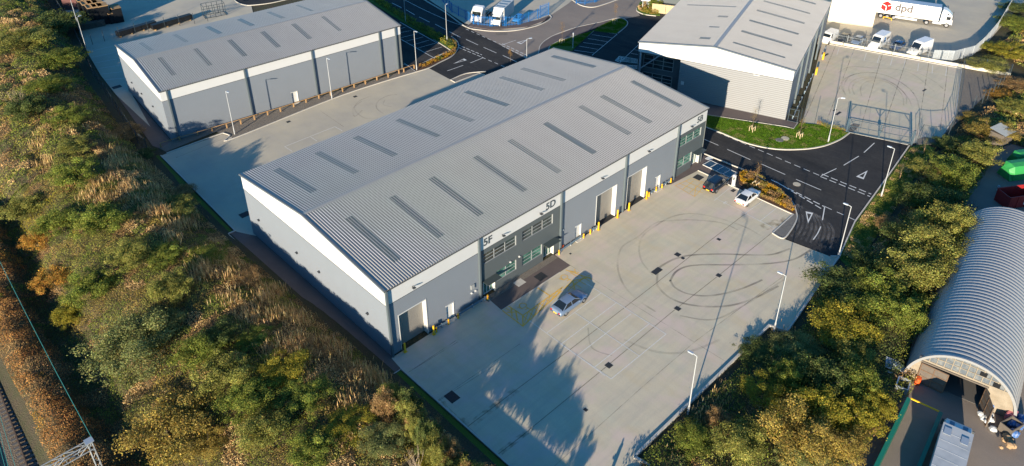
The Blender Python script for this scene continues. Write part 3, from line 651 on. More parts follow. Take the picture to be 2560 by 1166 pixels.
# --- depot building far right, beyond the boundary
a=Vector(G(2066,54)); c=Vector(G(2181,69)); d=(c-a).normalized(); n_=Vector((-d.y,d.x)); n_=n_ if n_.x>0 else -n_
a2=a-d*14
r=thing('depot_building','cream walled depot block behind the right unit, standing beside the lorry','warehouse',(a2.x,a2.y,0),math.atan2(d.y,d.x))
W_=(c-a2).length; sgn=1 if Vector((-d.y,d.x)).dot(n_)>0 else -1
def yb(*q): return sorted(q)
y0,y1=sorted((0,sgn*26)); MB().box(0,W_,y0,y1,.35,9).build('wall',M['cream_wall'],r); MB().box(.02,W_-.02,y0+.02,y1-.02,0,.35).build('plinth',M['concrete_grey'],r)
MB().box(-.15,W_+.15,y0-.15,y1+.15,9,9.25).build('roof',M['roof_sheet'],r)
# small brick building top left
p=GP([(161,26),(202,24),(190,-40),(140,-40)])
r=thing('brick_building','dark red brick hut at the very top left beside the yard fence','building',(p[0][0],p[0][1],0)); pl=[(x-p[0][0],y-p[0][1]) for x,y in p]
MB().prism(pl,0,3.0).build('wall',M['red_brick'],r); cxx=sum(q[0] for q in pl)/4; cyy=sum(q[1] for q in pl)/4
MB().prism([(cxx+(x-cxx)*1.06,cyy+(y-cyy)*1.06) for x,y in pl],3.0,3.15).build('roof',M['gutter'],r)
# ------------------------------------------------------------------ barrel-roofed workshop
HA=R_(9.92); HO=(36.8,-39.3)
r=thing('barrel_workshop','old workshop with a ribbed silver barrel roof and glazed front gable, at the right edge','workshop',(HO[0],HO[1],0),HA)
Rr=5.0; yc=-4.93; LH=31.6
def arch(t): return (yc+Rr*math.cos(t)*1.0, Rr*math.sin(t)*1.0)
b=MB(); nseg=36; n=54; ribs=[]
for k in range(n+1):
    x=-.35+(LH+.35)*k/n; ribs+= [(x,0)] 
    if k<n: st=(LH+.35)/n; ribs+=[(x+st*.35,.10),(x+st*.65,.10)]
vs=[]
for x,o_ in ribs:
    for j in range(nseg+1):
        t=-.12+(math.pi+.24)*j/nseg; vs.append((x,yc+(Rr+o_)*math.cos(t),max(0,.1+(Rr+o_)*math.sin(t))))
m_=nseg+1; b.add(vs,[(i*m_+j,(i+1)*m_+j,(i+1)*m_+j+1,i*m_+j+1)[::-1] for i in range(len(ribs)-1) for j in range(nseg)])
b.build('roof',M['barrel_sheet'],r,smooth=False)
b=MB()
for j in range(nseg):
    t0=-.05+(math.pi+.1)*j/nseg; t1=-.05+(math.pi+.1)*(j+1)/nseg
    q=[(yc+rr*math.cos(t),.1+rr*math.sin(t)) for rr,t in ((Rr-.12,t0),(Rr+.14,t0),(Rr+.14,t1),(Rr-.12,t1))]
    b.add([(-.4,y,z) for y,z in q]+[(-.2,y,z) for y,z in q],[(0,3,2,1),(1,2,6,5),(0,4,7,3)])
b.build('roof_edge',M['barrel_sheet'],r)
# front wall with doorway y -1.1..-6.9, z 0..2.6
def cap(y,zt): return min(zt,.1+math.sqrt(max(0,(Rr-.05)**2-(y-yc)**2)))
def frontstrip(ya,yb_,za,zb,m,name,x=0.,par=None,n=20):
    b=MB()
    for k in range(n):
        p,q=ya+(yb_-ya)*k/n,ya+(yb_-ya)*(k+1)/n; b.add([(x,p,min(za,cap(p,zb))),(x,q,min(za,cap(q,zb))),(x,q,cap(q,zb)),(x,p,cap(p,zb))],[(3,2,1,0)] if ya<yb_ else [(0,1,2,3)])
    return b.build(name,M[m],par if par is not None else r)
frontstrip(0,-1.1,0,2.7,'render_wall','wall'); frontstrip(-6.9,-9.86,0,2.7,'render_wall','wall')
frontstrip(0,-9.86,2.7,3.0,'render_wall','wall'); gw=frontstrip(-1.0,-9.0,3.0,4.98,'dirty_glass','gable_window',x=.02,n=30); frontstrip(0,-1.0,3.0,4.9,'render_wall','wall'); frontstrip(-9.,-9.86,3.0,4.9,'render_wall','wall')
b=MB()
for k in range(13):
    y=-1.0-8*k/12; zt=cap(y,4.98)
    if zt>3.05: b.box(-.05,.015,y-.035,y+.035,3.0,zt)
for z in (3.0,3.7,4.4): 
    h=math.sqrt(max(0,(Rr-.1)**2-(z-.1)**2)); b.box(-.055,.012,max(-9,yc-h),min(-1,yc+h),z-.03,z+.03)
b.build('glazing_bars',M['render_wall'],gw)
for y in (-6.3,-7.6): MB().box(-.06,.0,y-.3,y+.3,3.75 if y>-7 else 3.05,4.25 if y>-7 else 3.6).build('open_vent',M['black_wrap'],gw)
b=MB(); b.box(-.12,.1,-7.1,-1.0,2.62,2.78); b.build('lintel',M['old_timber'],r)
MB().box(-.25,.0,-1.05,-.75,2.9,3.4).build('alarm_box',M['gutter'],r)
def leaf(y,ang,wd,x=0.):
    Mx=Matrix.Translation((x,y,0))@Matrix.Rotation(ang,4,'Z'); b=MB(); b.box(0,wd,-.04,.04,.08,2.6,Mx); p=b.build('door_leaf',M['old_timber'],r)
    b=MB()
    for q in (0,wd/2-.05,wd-.1): b.box(q,q+.1,-.07,-.045,.08,2.6,Mx)
    for z in (.08,.9,1.7,2.5): b.box(0,wd,-.075,-.05,z,z+.1,Mx)
    b.build('door_frame',M['rail_steel'],p)
leaf(-6.9,R_(-158),2.7,-.05); leaf(-1.1,R_(-95),2.6,-.15)
b=MB(); b.box(.1,LH,-9.8,-.1,-.02,.02); b.build('floor',M['sleeper'],r); b=MB(); b.box(LH-.1,LH,-9.6,-.2,0,2.5); b.build('rear_wall',M['render_wall'],r)
# ------------------------------------------------------------------ vegetation
def leafmesh(name,P,Nrm,sz,col,asp=.6,mat_=None,parent=None):
    """P (n,3) centres, Nrm (n,3) normals, sz (n,) sizes, col (n,3): many small kite-shaped leaves in one mesh"""
    n=len(P); rs=np.random.RandomState(n%9973)
    Nrm=Nrm/np.maximum(1e-6,np.linalg.norm(Nrm,axis=1))[:,None]
    a=rs.normal(size=(n,3)); T=np.cross(Nrm,a); T/=np.maximum(1e-6,np.linalg.norm(T,axis=1))[:,None]; B=np.cross(Nrm,T)
    sz=sz[:,None]; V=np.stack([P-T*sz*.5,P+B*sz*asp*.5-T*sz*.05,P+T*sz*.5,P-B*sz*asp*.5-T*sz*.05],1).reshape(-1,3)
    me=bpy.data.meshes.new(name); me.vertices.add(4*n); me.loops.add(4*n); me.polygons.add(n)
    me.vertices.foreach_set('co',V.astype(np.float32).ravel()); me.loops.foreach_set('vertex_index',np.arange(4*n,dtype=np.int32))
    me.polygons.foreach_set('loop_start',np.arange(0,4*n,4,dtype=np.int32)); me.polygons.foreach_set('loop_total',np.full(n,4,dtype=np.int32))
    at=me.color_attributes.new('tint','FLOAT_COLOR','POINT'); c=np.repeat(np.concatenate([np.clip(col,0,1),np.ones((n,1))],1),4,axis=0); at.data.foreach_set('color',c.astype(np.float32).ravel())
    me.update(calc_edges=True); me.validate(); me.materials.append(mat_ or M['leaf'])
    o=bpy.data.objects.new(name,me); COL.objects.link(o)
    if parent is not None: o.parent=parent
    return o
PAL={'autumn':[(.20,.115,.012),(.24,.15,.014),(.14,.075,.012),(.12,.10,.02)],
 'green':[(.06,.08,.018),(.09,.105,.024),(.04,.058,.015),(.125,.13,.03)],
 'dark':[(.035,.05,.018),(.05,.066,.024),(.07,.08,.03),(.022,.033,.015)],
 'olive':[(.115,.115,.032),(.085,.095,.03),(.15,.14,.045),(.06,.065,.022)],
 'golden':[(.145,.11,.032),(.12,.095,.032),(.09,.075,.027),(.18,.135,.035)],
 'yellow':[(.15,.13,.02),(.115,.11,.02),(.18,.145,.022),(.075,.085,.018)],
 'willow':[(.085,.10,.045),(.11,.12,.055),(.06,.07,.03),(.12,.12,.05)],
 'orange':[(.20,.10,.025),(.15,.085,.025),(.22,.14,.03),(.09,.08,.025)],
 'tan':[(.26,.185,.105),(.20,.14,.08),(.32,.24,.15),(.15,.10,.055)],
 'brown':[(.13,.085,.045),(.17,.11,.06),(.09,.06,.035),(.21,.14,.08)],
 'bracken':[(.175,.095,.04),(.14,.075,.035),(.21,.12,.052),(.10,.055,.028)],
 'lawn':[(.06,.13,.006),(.085,.16,.008),(.035,.085,.005),(.12,.17,.02)],'lawn2':[(.12,.16,.03),(.17,.17,.05),(.08,.13,.02),(.2,.17,.07)],
 'mix':[(.11,.10,.028),(.14,.105,.04),(.17,.12,.06),(.075,.078,.022)]}
def colr(kind,n,rs):
    p=np.array(PAL[kind])*(np.array([2.42,2.3,1.75]) if kind not in ('lawn','lawn2') else 1.5); c=p[rs.choice(len(p),n,p=[.35,.3,.2,.15])]; return c*(1+.22*rs.normal(size=(n,1)))*(1+.06*rs.normal(size=(n,3)))
def crown(name,kind,n,seed,parent,rz=1.,leaf=.2,clumps=75,shell=.55,flat=0.):
    """crown of radius about 1 round (0,0,zc) made of separate clumps of leaves"""
    rs=np.random.RandomState(seed); K=clumps
    d=rs.normal(size=(K,3)); d[:,2]=np.abs(d[:,2])*.9-.15; d/=np.linalg.norm(d,axis=1)[:,None]
    rad=rs.uniform(.25,1.08,K)[:,None]; cc=d*rad*np.array([1,1,rz]); cr=rs.uniform(.08,.30,K)
    which=rs.choice(K,n,p=(cr**2)/(cr**2).sum()); q=rs.normal(size=(n,3)); q/=np.linalg.norm(q,axis=1)[:,None]
    rr=cr[which][:,None]*(rs.uniform(0,1,(n,1))**.35); P=cc[which]+q*rr*np.array([1,1,.8])
    wsp=rs.rand(n)<.12; P[wsp]+=q[wsp]*rs.uniform(.05,.22,(n,1))[wsp]     # loose sprays that break the outline
    P[:,2]+=rz*.8+.1; P[:,2]=np.maximum(P[:,2],.03)
    tone=1+.20*rs.normal(size=K)
    col=colr(kind,n,rs)*tone[which][:,None]
    nr=q+.8*rs.normal(size=(n,3))+np.array([0,0,.4])
    return leafmesh(name,P,nr,leaf*rs.uniform(.55,1.3,n),col,.62,parent=parent),cc+np.array([0,0,rz*.8+.1])
def trunk(cc,parent,r=.05,m='bark',n=9,seed=0):
    rs=np.random.RandomState(seed); b=MB(); top=float(cc[:,2].mean()); b.tube((0,0,-.25),(0.02,.01,top*.55),r,r*.7,7)
    for k in rs.choice(len(cc),min(n,len(cc)),replace=False):
        mid=Vector((cc[k][0]*.45,cc[k][1]*.45,top*.55+(cc[k][2]-top*.55)*.45)); b.tube((0.02,.01,top*.5),mid,r*.55,r*.35,5); b.tube(mid,Vector(cc[k]),r*.35,r*.1,5)
    return b.build('trunk',M[m],parent)
def twigs(parent,seed,n=26,h=1.,sp=.55,m='bark_pale',r=.016,up=.6,name='branches'):
    rs=random.Random(seed); b=MB(); tips=[]
    def grow(p,d,L,r,lev):
        q=p+d*L; b.tube(p,q,r,r*.6,4,cap=False); 
        if lev==0: return
        for _ in range(3 if lev>1 else 3):
            e=Vector((rs.gauss(0,sp),rs.gauss(0,sp),rs.gauss(up,.3))); e=(d*.9+e).normalized(); grow(p+d*L*rs.uniform(.45,1),e,L*rs.uniform(.5,.75),r*.55,lev-1)
    for _ in range(n):
        a=rs.uniform(0,6.28); d=Vector((math.cos(a)*sp,math.sin(a)*sp,1)).normalized(); grow(Vector((0,0,-.1)),d,h*rs.uniform(.3,.5),r,3)
    return b.build(name,M[m],parent)
protos={}
SPEC={'green':(17000,.055,.85),'dark':(17000,.056,.8),'olive':(19000,.05,.85),'golden':(17000,.048,.9),'yellow':(15000,.054,.9),'willow':(19000,.048,.85),'orange':(9000,.062,.7),'brown':(13000,.05,.8)}
def proto(kind,v):
    k=(kind,v)
    if k not in protos:
        e=thing('shrub' if kind not in ('willow',) else 'willow','x','shrub',(0,0,-500)); 
        if kind=='bare': twigs(e,100+v,5,1.,.5,'bark_pale',.014)
        elif kind=='bareshrub': twigs(e,200+v,16,.85,.75,'bark',.008,.35)
        else:
            n,lf,rz=SPEC[kind]; c,cc=crown('crown',kind,n,sum(map(ord,kind))*7+v*31,e,rz,lf); trunk(cc,e,seed=v)
        protos[k]=e; e['_used']=0
    return protos[k]
SH=[]
def shrub(kind,u,v,rpx,label,h=None,cat='shrub',name=None,v_=None,zc=None,group=None,world=None,rad=None):
    """a shrub whose crown centre is measured at photo point (u,v) with radius rpx pixels"""
    if world is None:
        zg=zc if zc is not None else 1.5
        for _ in range(4):
            x,y=G(u,v,zg); dist=math.sqrt((x-CAM[0])**2+(y-CAM[1])**2+CAM[2]**2); r=rpx*dist/F; hh=h if h else 1.0; t=max(ter(x,y),-1.6); zg=t+r*.75*hh
    else: x,y=world; r=rad; t=ter(x,y)
    vv=v_ if v_ is not None else len(SH)%3
    p=proto(kind,vv)
    if not p['_used']: o=p; o['_used']=1
    else: o=copy_tree(p)
    o.location=(x,y,t-.05); rr=random.Random(len(SH)*7+3); o.rotation_euler=(0,0,rr.uniform(0,6.28)); o.scale=(r*rr.uniform(.92,1.1),r*rr.uniform(.92,1.1),r*(h if h else 1.)*rr.uniform(.9,1.1))
    o['label']=label; o['category']=cat
    if group: o['group']=group
    if name:
        o.name=name
    SH.append(o); return o
# --- shrubs and trees of the right-hand belt
RB=[('yellow',2110,815,70,'bright yellow shrub right below the notch corner of the yard'),
('willow',1995,872,52,'grey green bush beside the notch corner of the yard, left of the bright yellow shrub'),
('yellow',1915,985,52,'orange yellow shrub nearest the second lamp post from the bottom of the yard edge'),
('yellow',2045,1040,52,'yellow green tree right of the orange yellow shrub near the bottom'),
('yellow',2135,1055,50,'broad yellow green tree left of the green yard wall'),
('golden',2095,1120,58,'golden tree at the bottom edge left of the green yard wall'),
('golden',1985,1095,80,'golden brown tree at the bottom edge below the orange yellow shrub'),
('bareshrub',2165,915,78,'reddish leafless bush between yellow shrub and barrel workshop'),
('bareshrub',2240,868,45,'brown leafless bush just left of the barrel roof corner'),
('dark',2120,720,85,'dark green tree beside the lamp post at the road edge, left of the barrel roof'),
('green',2215,742,80,'bright green rounded tree against the middle of the barrel roof'),
('olive',2300,690,80,'olive tree touching the barrel roof halfway along'),
('olive',2345,628,75,'olive tree touching the far end of the barrel roof'),
('golden',2328,580,62,'golden olive tree in the middle of the belt level with the far barrel end'),
('olive',2385,568,62,'olive tree below the pinkish leafless bush'),
('bareshrub',2425,500,62,'pinkish leafless bush beside the red skip'),
('dark',2273,600,60,'dark tree left of the golden olive tree by the road verge'),
('dark',2330,500,60,'dark green tree left of the pinkish leafless bush'),
('green',2385,432,58,'broad green tree left of the green skip'),
('olive',2338,435,50,'olive tree above the far road verge, left of broad green tree'),
('olive',2440,385,52,'olive tree directly left of the green skip'),
('dark',2370,360,33,'dark tree in deep shade near the compound corner'),
('brown',2328,440,30,'small brown bush beside the road verge'),
('golden',2480,330,46,'golden bush left of the corrugated shed'),
('tan_','',0,0,''),
('golden',2440,300,31,'golden bush right of the compound corner'),
('olive',2530,270,31,'olive bush above the corrugated shed at the right edge'),
('brown',2545,210,40,'brown bush at the right edge level with the end of the low wall'),
('olive',2480,165,42,'olive bush between the grey palisade and the low wall end'),
('yellow',2520,130,45,'yellow bush at the right edge near the depot fence bend'),
('green',2545,60,40,'green tree at the top right corner'),
('dark',2545,20,36,'dark tree at the very top right corner'),
('green',2490,120,30,'green bush against the bend of the depot fence'),
('orange',2500,235,30,'orange bush beyond the gravel corner of the compound'),
('dark',1890,880,45,'dark bush beside the retaining wall, below the notch'),
('green',1975,950,45,'green bush between the grey green bush and the orange yellow shrub'),
('dark',2060,950,60,'dark green tree between grey green bush and large yellow green tree'),
('green',2140,975,55,'green tree below the reddish leafless bush'),
('brown',1800,1050,32,'brown bush nearest the bottom lamp post'),
('green',1740,1100,45,'low green bush at the bottom corner of the yard'),
('olive',1860,1120,60,'olive bush at the bottom edge right of the yard corner'),
('yellow',2190,1030,45,'yellow green bush against the top end of the green yard wall'),
('dark',2208,660,60,'dark tree behind the second lamp post from the bottom'),
('green',2075,765,34,'green bush in front of the third lamp post, near the retaining wall'),
('green',2440,620,40,'green bush tucked behind the barrel roof end'),
('willow',2000,1140,50,'grey green bush at the bottom edge in the middle of the belt'),
('dark',1945,905,38,'dark green bush left of the orange yellow shrub top'),
('green',2260,800,45,'green bush pressed against the barrel roof side'),
('brown',2218,560,28,'dry brown bush beside the verge and lamp post'),
('green',2308,500,40,'green bush at the verge beside the fourth lamp post'),
('olive',2130,880,45,'olive bush below the bright yellow shrub'),
]
for q in RB:
    if q[0]=='tan_': continue
    gx_,gy_=G(q[1],q[2],1.5); dd_=max(1.,float(np.interp(gx_,[9,34,50,85,95,130],[-26,-27,-25,-20.5,-22,-25]))-gy_); rr_=q[3]*math.dist((gx_,gy_,1.5),CAM)/F
    shrub(q[0],q[1],q[2],q[3],q[4],h=max(.32,min(1.0,(.33 if gx_<45 else .28)*dd_/rr_)),cat='tree' if 'tree' in q[4] else 'shrub')
# --- shrubs and trees of the railway embankment (left)
LB=[('willow',320,880,88,'large grey green willow on the embankment at lower left'),
('willow',400,815,50,'smaller grey green willow just above the large one'),
('golden',430,1085,95,'large golden tree at the bottom left of the embankment'),
('yellow',870,1065,55,'bright yellow green shrub beside the leafless tree at the bottom'),
('yellow',705,925,58,'yellow green shrub in the middle of the lower embankment'),
('green',760,1000,62,'shiny green bush below the yellow green shrub'),
('willow',960,1110,58,'grey green bush left of the leafless tree at the bottom'),
('green',620,1000,60,'green bush between the golden tree and shiny green bush'),
('olive',560,940,62,'olive bush on the lower embankment right of the large willow'),
('green',500,880,55,'green bush right of the large willow'),
('dark',540,850,45,'dark green bush behind the large willow'),
('brown',760,880,48,'brown bush beside the near end of the gable path'),
('brown',860,930,42,'dry brown bush below the near corner of the gable path'),
('olive',660,1090,60,'olive bush at the bottom edge right of the golden tree'),
('green',780,1130,52,'green bush at the bottom edge left of the bright yellow green shrub'),
('bare',1040,1130,70,'tall leafless pale tree at the bottom edge beside the yard'),
('bare',28,215,60,'leafless yellowish tree at the far left edge'),
('bareshrub',25,345,55,'leafless brown bush at the left edge under the leafless tree'),
('green',150,150,50,'green tree at the upper left near the yard fence'),
('dark',150,60,60,'dark tree at the top left beside the yard fence'),
('olive',50,100,60,'olive tree near the top left corner'),
('green',120,215,45,'green bush right of the leafless yellowish tree'),
('dark',60,270,45,'dark bush below the leafless yellowish tree'),
('green',170,290,45,'green bush on the upper embankment in the middle'),
('olive',180,370,45,'olive bush left of the near corner of the upper left unit'),
('bareshrub',75,430,50,'pale leafless bush on the left with a long shadow'),
('green',190,440,48,'green bush right of the pale leafless bush'),
('orange',90,600,40,'orange bush beside the dark ditch on the left'),
('green',140,560,45,'bright green bush above the orange bush'),
('green',240,560,55,'green bush in the middle of the embankment left of the main unit'),
('olive',330,640,55,'olive bush in the middle of the embankment'),
('orange',130,700,42,'orange brown bush above the railway ditch'),
('green',220,720,50,'green bush right of the orange brown bush'),
('yellow',170,790,36,'yellow bush at the ditch edge left of the large willow'),
('olive',450,520,50,'olive bush left of the main unit gable corner'),
('brown',455,480,32,'brown bush above the grass margin of the back yard'),
('green',520,640,45,'green bush on the crest level with the main unit gable'),
('brown',600,700,42,'brown reedy bush on the crest beside the gable path'),
('olive',430,720,52,'olive bush right of centre on the embankment'),
('dark',362,385,26,'dark bush beside the start of the back yard edge'),
('brown',310,330,36,'brown bush beside the upper left unit path'),
('green',420,640,45,'green bush just left of the crest, middle of bank'),
('olive',60,520,45,'olive bush at the left edge above the ditch'),
('golden',520,1120,45,'small golden bush right of the large golden tree'),
('green',640,850,42,'green bush above the yellow green shrub'),
('brown',200,60,26,'brown bush right beside the top left fence'),
('yellow',1080,1160,30,'small yellow bush at the foot of the leafless tree'),
]
for q in LB:
    gx_,gy_=G(q[1],q[2],2.5); dd_=edge_x(gy_)-gx_
    shrub(*q,h=(.42 if dd_<11 else .72) if q[0] not in('bare',) else 1.6,cat='tree' if 'tree' in q[4] else 'shrub')
# trees just outside the frame, whose shadows lie across the yard
rs=random.Random(5)
for k in range(14):
    y=-11.5-k*1.15; x=-4.2-rs.uniform(0,2.5)
    o=shrub(('brown','olive','dark')[k%3],0,0,0,'tree on the embankment beyond the bottom edge whose shadow crosses the yard',h=(1.9,2.3,2.7,2.1,2.5,2.0,2.4,1.9,2.2,1.8,1.9,1.7,1.5,1.2)[k],cat='tree',world=(x,y),rad=rs.uniform(.7,1.0),group='trees beyond the bottom edge')
for k in range(15):
    shrub(('olive','brown','dark')[k%3],0,0,0,'low bush on the embankment crest at the bottom edge beside the yard',h=(1.0,1.1,1.2,1.15)[k%4]*(1.35 if k<8 else 1 if k<12 else .8),world=(-4.4-rs.uniform(0,1.8),-7.0-k*1.25),rad=rs.uniform(1.15,1.5),group='crest bushes at the bottom edge')
# --- thickets (nobody could count these stems): leaf canopies over a lumpy floor
def thicket(name,label,x0,x1,y0,y1,inside,kindf,dens,seed,lump=(1.0,2.4,.35,1.3),leaf=(.16,.30),nseed=900,base=.12):
    rs=np.random.RandomState(seed); st=.3; nx_=int((x1-x0)/st)+1; ny_=int((y1-y0)/st)+1
    gx=x0+np.arange(nx_)*st; gy=y0+np.arange(ny_)*st
    T=np.array([[ter(a,b_) for a in gx] for b_ in gy]); Hc=np.full((ny_,nx_),base); kd=np.zeros((ny_,nx_),int); kinds=[]
    names=list(PAL); cur=np.zeros((ny_,nx_))
    kd[:]=-1
    for _ in range(nseed):
        cx=rs.uniform(x0,x1); cyy=rs.uniform(y0,y1); r=rs.uniform(lump[0],lump[1]); hh=rs.uniform(lump[2],lump[3])
        k=kindf(cx,cyy,rs); k,hs=k if isinstance(k,tuple) else (k,1.)
        i0,i1=max(0,int((cx-r-x0)/st)),min(nx_,int((cx+r-x0)/st)+2); j0,j1=max(0,int((cyy-r-y0)/st)),min(ny_,int((cyy+r-y0)/st)+2)
        if i0>=i1 or j0>=j1: continue
        X,Y=np.meshgrid(gx[i0:i1],gy[j0:j1]); q=1-((X-cx)**2+(Y-cyy)**2)/r**2; q=np.sqrt(np.clip(q,0,1))*hh*hs+base
        sub=Hc[j0:j1,i0:i1]; mk=(q>sub)&(q>base+.01); sub[mk]=q[mk]; kd[j0:j1,i0:i1][mk]=names.index(k)
    ins=np.array([[inside(a,b_) for a in gx] for b_ in gy])
    n=int(dens*(x1-x0)*(y1-y0)); px=rs.uniform(x0,x1-st*1.01,n); py=rs.uniform(y0,y1-st*1.01,n); i=((px-x0)/st+.5).astype(int); j=((py-y0)/st+.5).astype(int)
    keep=ins[j,i]; px,py,i,j=px[keep],py[keep],i[keep],j[keep]; n=len(px)
    g1=np.gradient(Hc+T,st); nr=np.stack([-g1[1][j,i],-g1[0][j,i],np.ones(n)],1)
    Z=T[j,i]+Hc[j,i]*rs.uniform(.62,1.12,n)+.02
    kk=kd[j,i]; P=np.stack([px,py,Z],1); col=np.zeros((n,3)); sz=rs.uniform(leaf[0],leaf[1],n); nrm=nr*.6+rs.normal(size=(n,3))*.75+np.array([-.25,-.1,0]); asp=.6
    for q in set(kk.tolist()):
        mk=kk==q; nm=names[q] if q>=0 else 'mix'; col[mk]=colr(nm,mk.sum(),rs)
    cell=(np.floor(px/1.3)*131+np.floor(py/1.3)*57).astype(int); tone=np.random.RandomState(3).uniform(.78,1.2,4096); col*=tone[cell%4096][:,None]
    gr=np.isin(kk,[names.index(q) for q in ('tan','bracken')]); nrm[gr,2]*=.25; sz[gr]*=1.1
    o=leafmesh(name,P,nrm,sz,col,.42); tag(o,label,'thicket',kind='stuff')
    b=MB(); idx=-np.ones((ny_,nx_),int); Hf=T+Hc*.55-.05
    step=2
    for jj in range(0,ny_-step,step):
        for ii in range(0,nx_-step,step):
            if not (ins[jj,ii] and ins[jj+step,ii] and ins[jj,ii+step] and ins[jj+step,ii+step]): continue
            q=[]
            for a_,b_ in ((jj,ii),(jj,ii+step),(jj+step,ii+step),(jj+step,ii)):
                if idx[a_,b_]<0: idx[a_,b_]=len(b.v); b.v.append((gx[b_],gy[a_],Hf[a_,b_]))
                q.append(int(idx[a_,b_]))
            b.f.append(tuple(q)); b.mi.append(0)
    b.build('undergrowth',M['thicket_floor'],o,smooth=True)
    return o
def reeds(name,label,pts,n,seed,h=(.7,1.5),kind='tan',sp=.8):
    rs=np.random.RandomState(seed); C_=np.array(pts)[rs.choice(len(pts),n)]+rs.normal(size=(n,2))*sp; z=np.array([max(ter(a,b_),-1.5) for a,b_ in C_]); H_=rs.uniform(h[0],h[1],n)
    P=np.stack([C_[:,0],C_[:,1],z+H_*.62],1); T=np.stack([rs.normal(size=n)*.16,rs.normal(size=n)*.16,np.ones(n)],1); nr=np.cross(T,rs.normal(size=(n,3))); me_c=colr(kind,n,rs)
    W=H_*.5; B=np.cross(nr/np.linalg.norm(nr,axis=1)[:,None],T/np.linalg.norm(T,axis=1)[:,None])*.035
    V=np.stack([P-T*W[:,None],P+B,P+T*W[:,None],P-B],1).reshape(-1,3); me=bpy.data.meshes.new(name); me.from_pydata(V.tolist(),[],[(4*i,4*i+1,4*i+2,4*i+3) for i in range(n)])
    at=me.color_attributes.new('tint','FLOAT_COLOR','POINT'); at.data.foreach_set('color',np.repeat(np.concatenate([np.clip(me_c,0,1),np.ones((n,1))],1),4,axis=0).astype(np.float32).ravel()); me.materials.append(M['leaf'])
    o=bpy.data.objects.new(name,me); COL.objects.link(o); return tag(o,label,'reeds',kind='stuff')
def ksel(rs,L):
    p=np.array([w for _,w in L],float); return L[rs.choice(len(L),p=p/p.sum())][0]
def kleft(x,y,rs):
    d=deff(x,y)
    if d<4: return (ksel(rs,[('tan',3),('brown',3),('green',1)]),.35)
    if d<10: return (ksel(rs,[('tan',6),('brown',3),('olive',3),('golden',1),('green',1)]),.75)
    if d<22: return (ksel(rs,[('olive',5),('green',4),('brown',1.5),('mix',4),('golden',1.6),('tan',1.4),('yellow',.6),('dark',.6)]),1.)
    if d<25.8: return (ksel(rs,[('dark',3),('green',1),('brown',2)]),.5)
    return (ksel(rs,[('bracken',9),('orange',.6),('yellow',.4),('brown',3)]),float(rs.uniform(.3,1.2)))
thicket('bramble_thicket','tangled bramble, reed and bracken cover over the whole railway embankment on the left',-33.2,3,-14,62,lambda x,y:1.9<deff(x,y)<29.9,kleft,150,11,nseed=2600,leaf=(.09,.20),lump=(.8,2.3,.3,1.0))
def kleft2(x,y,rs):
    d=edge_x(y)-x
    if d<3.5: return ('green' if rs.rand()<.5 else 'brown',.4)
    return (ksel(rs,[('olive',3),('green',3),('dark',2),('brown',2),('mix',2),('tan',1)]),1.1)
thicket('bramble_thicket','tangled green and brown scrub on the far part of the embankment at upper left',-30,14,62,160,lambda x,y:1.6<edge_x(y)-x<28,kleft2,45,12,nseed=1300,leaf=(.17,.34))
RE=GP([(1585,1145),(1935,830),(1968,842),(2145,645),(2262,508),(2328,402),(2362,362),(2395,310),(2450,265),(2530,205)])
REx=[q[0] for q in RE]; REy=[q[1] for q in RE]
def rin(x,y):
    if x<9: return y<-27 and y>-42
    e=float(np.interp(x,REx,REy))-.5
    lo=-41 if x<36.6 else (-38.9+(x-36.8)*.175 if x<72 else -32.5+(x-72)*.1)
    if x>99: lo=-60
    if x>92 and y>-31 and False: return False
    return lo<y<e
def kright(x,y,rs):
    e=float(np.interp(x,REx,REy))
    if e-y<(2.2 if x<45 else 4.5): return (ksel(rs,[('green',3),('tan',1.5),('brown',2),('olive',2)]),.45)
    if x>85: return (ksel(rs,[('olive',3),('tan',2),('brown',2),('golden',1.5),('green',2)]),.55)
    return (ksel(rs,[('green',4),('dark',5),('olive',4),('brown',1.5),('golden',.6)]),1.2)
thicket('bramble_thicket','dark green and brown scrub filling the belt between the yard and the barrel workshop',4,100,-44,-18,rin,kright,95,13,nseed=1300,leaf=(.12,.24))
rs_=random.Random(8)
reeds('dry_reeds','pale dry reeds standing along the embankment crest beside the gable path',[(edge_x(y)-rs_.uniform(3.2,9.5),y) for y in [rs_.uniform(-6,40) for _ in range(34)]],6500,31)
reeds('dry_reeds','pale dry reeds scattered over the embankment below the upper left unit',[(edge_x(y)-rs_.uniform(4,14),y) for y in [rs_.uniform(40,80) for _ in range(26)]],4000,32)
reeds('dry_reeds','straw coloured grass tufts in the scrub beside the front yard wall',[(float(np.interp(0,[0,1],[x,x])),float(np.interp(x,REx,REy))-rs_.uniform(1.2,4.5)) for x in [rs_.uniform(10,62) for _ in range(26)]],3200,33,(.4,1.0))
def rin2(x,y):
    e=float(np.interp(x,[97,110,126,134,160,190],[-23,-25,-25.2,-17,-14.5,-13])); 
    return y<e
thicket('bramble_thicket','yellow and olive scrub beyond the compound and depot fence at upper right',97,175,-62,-12,rin2,lambda x,y,rs:(ksel(rs,[('olive',4),('green',3),('yellow',1.2),('brown',2),('golden',1.5),('tan',1)]),.9),22,14,nseed=900,leaf=(.25,.5))
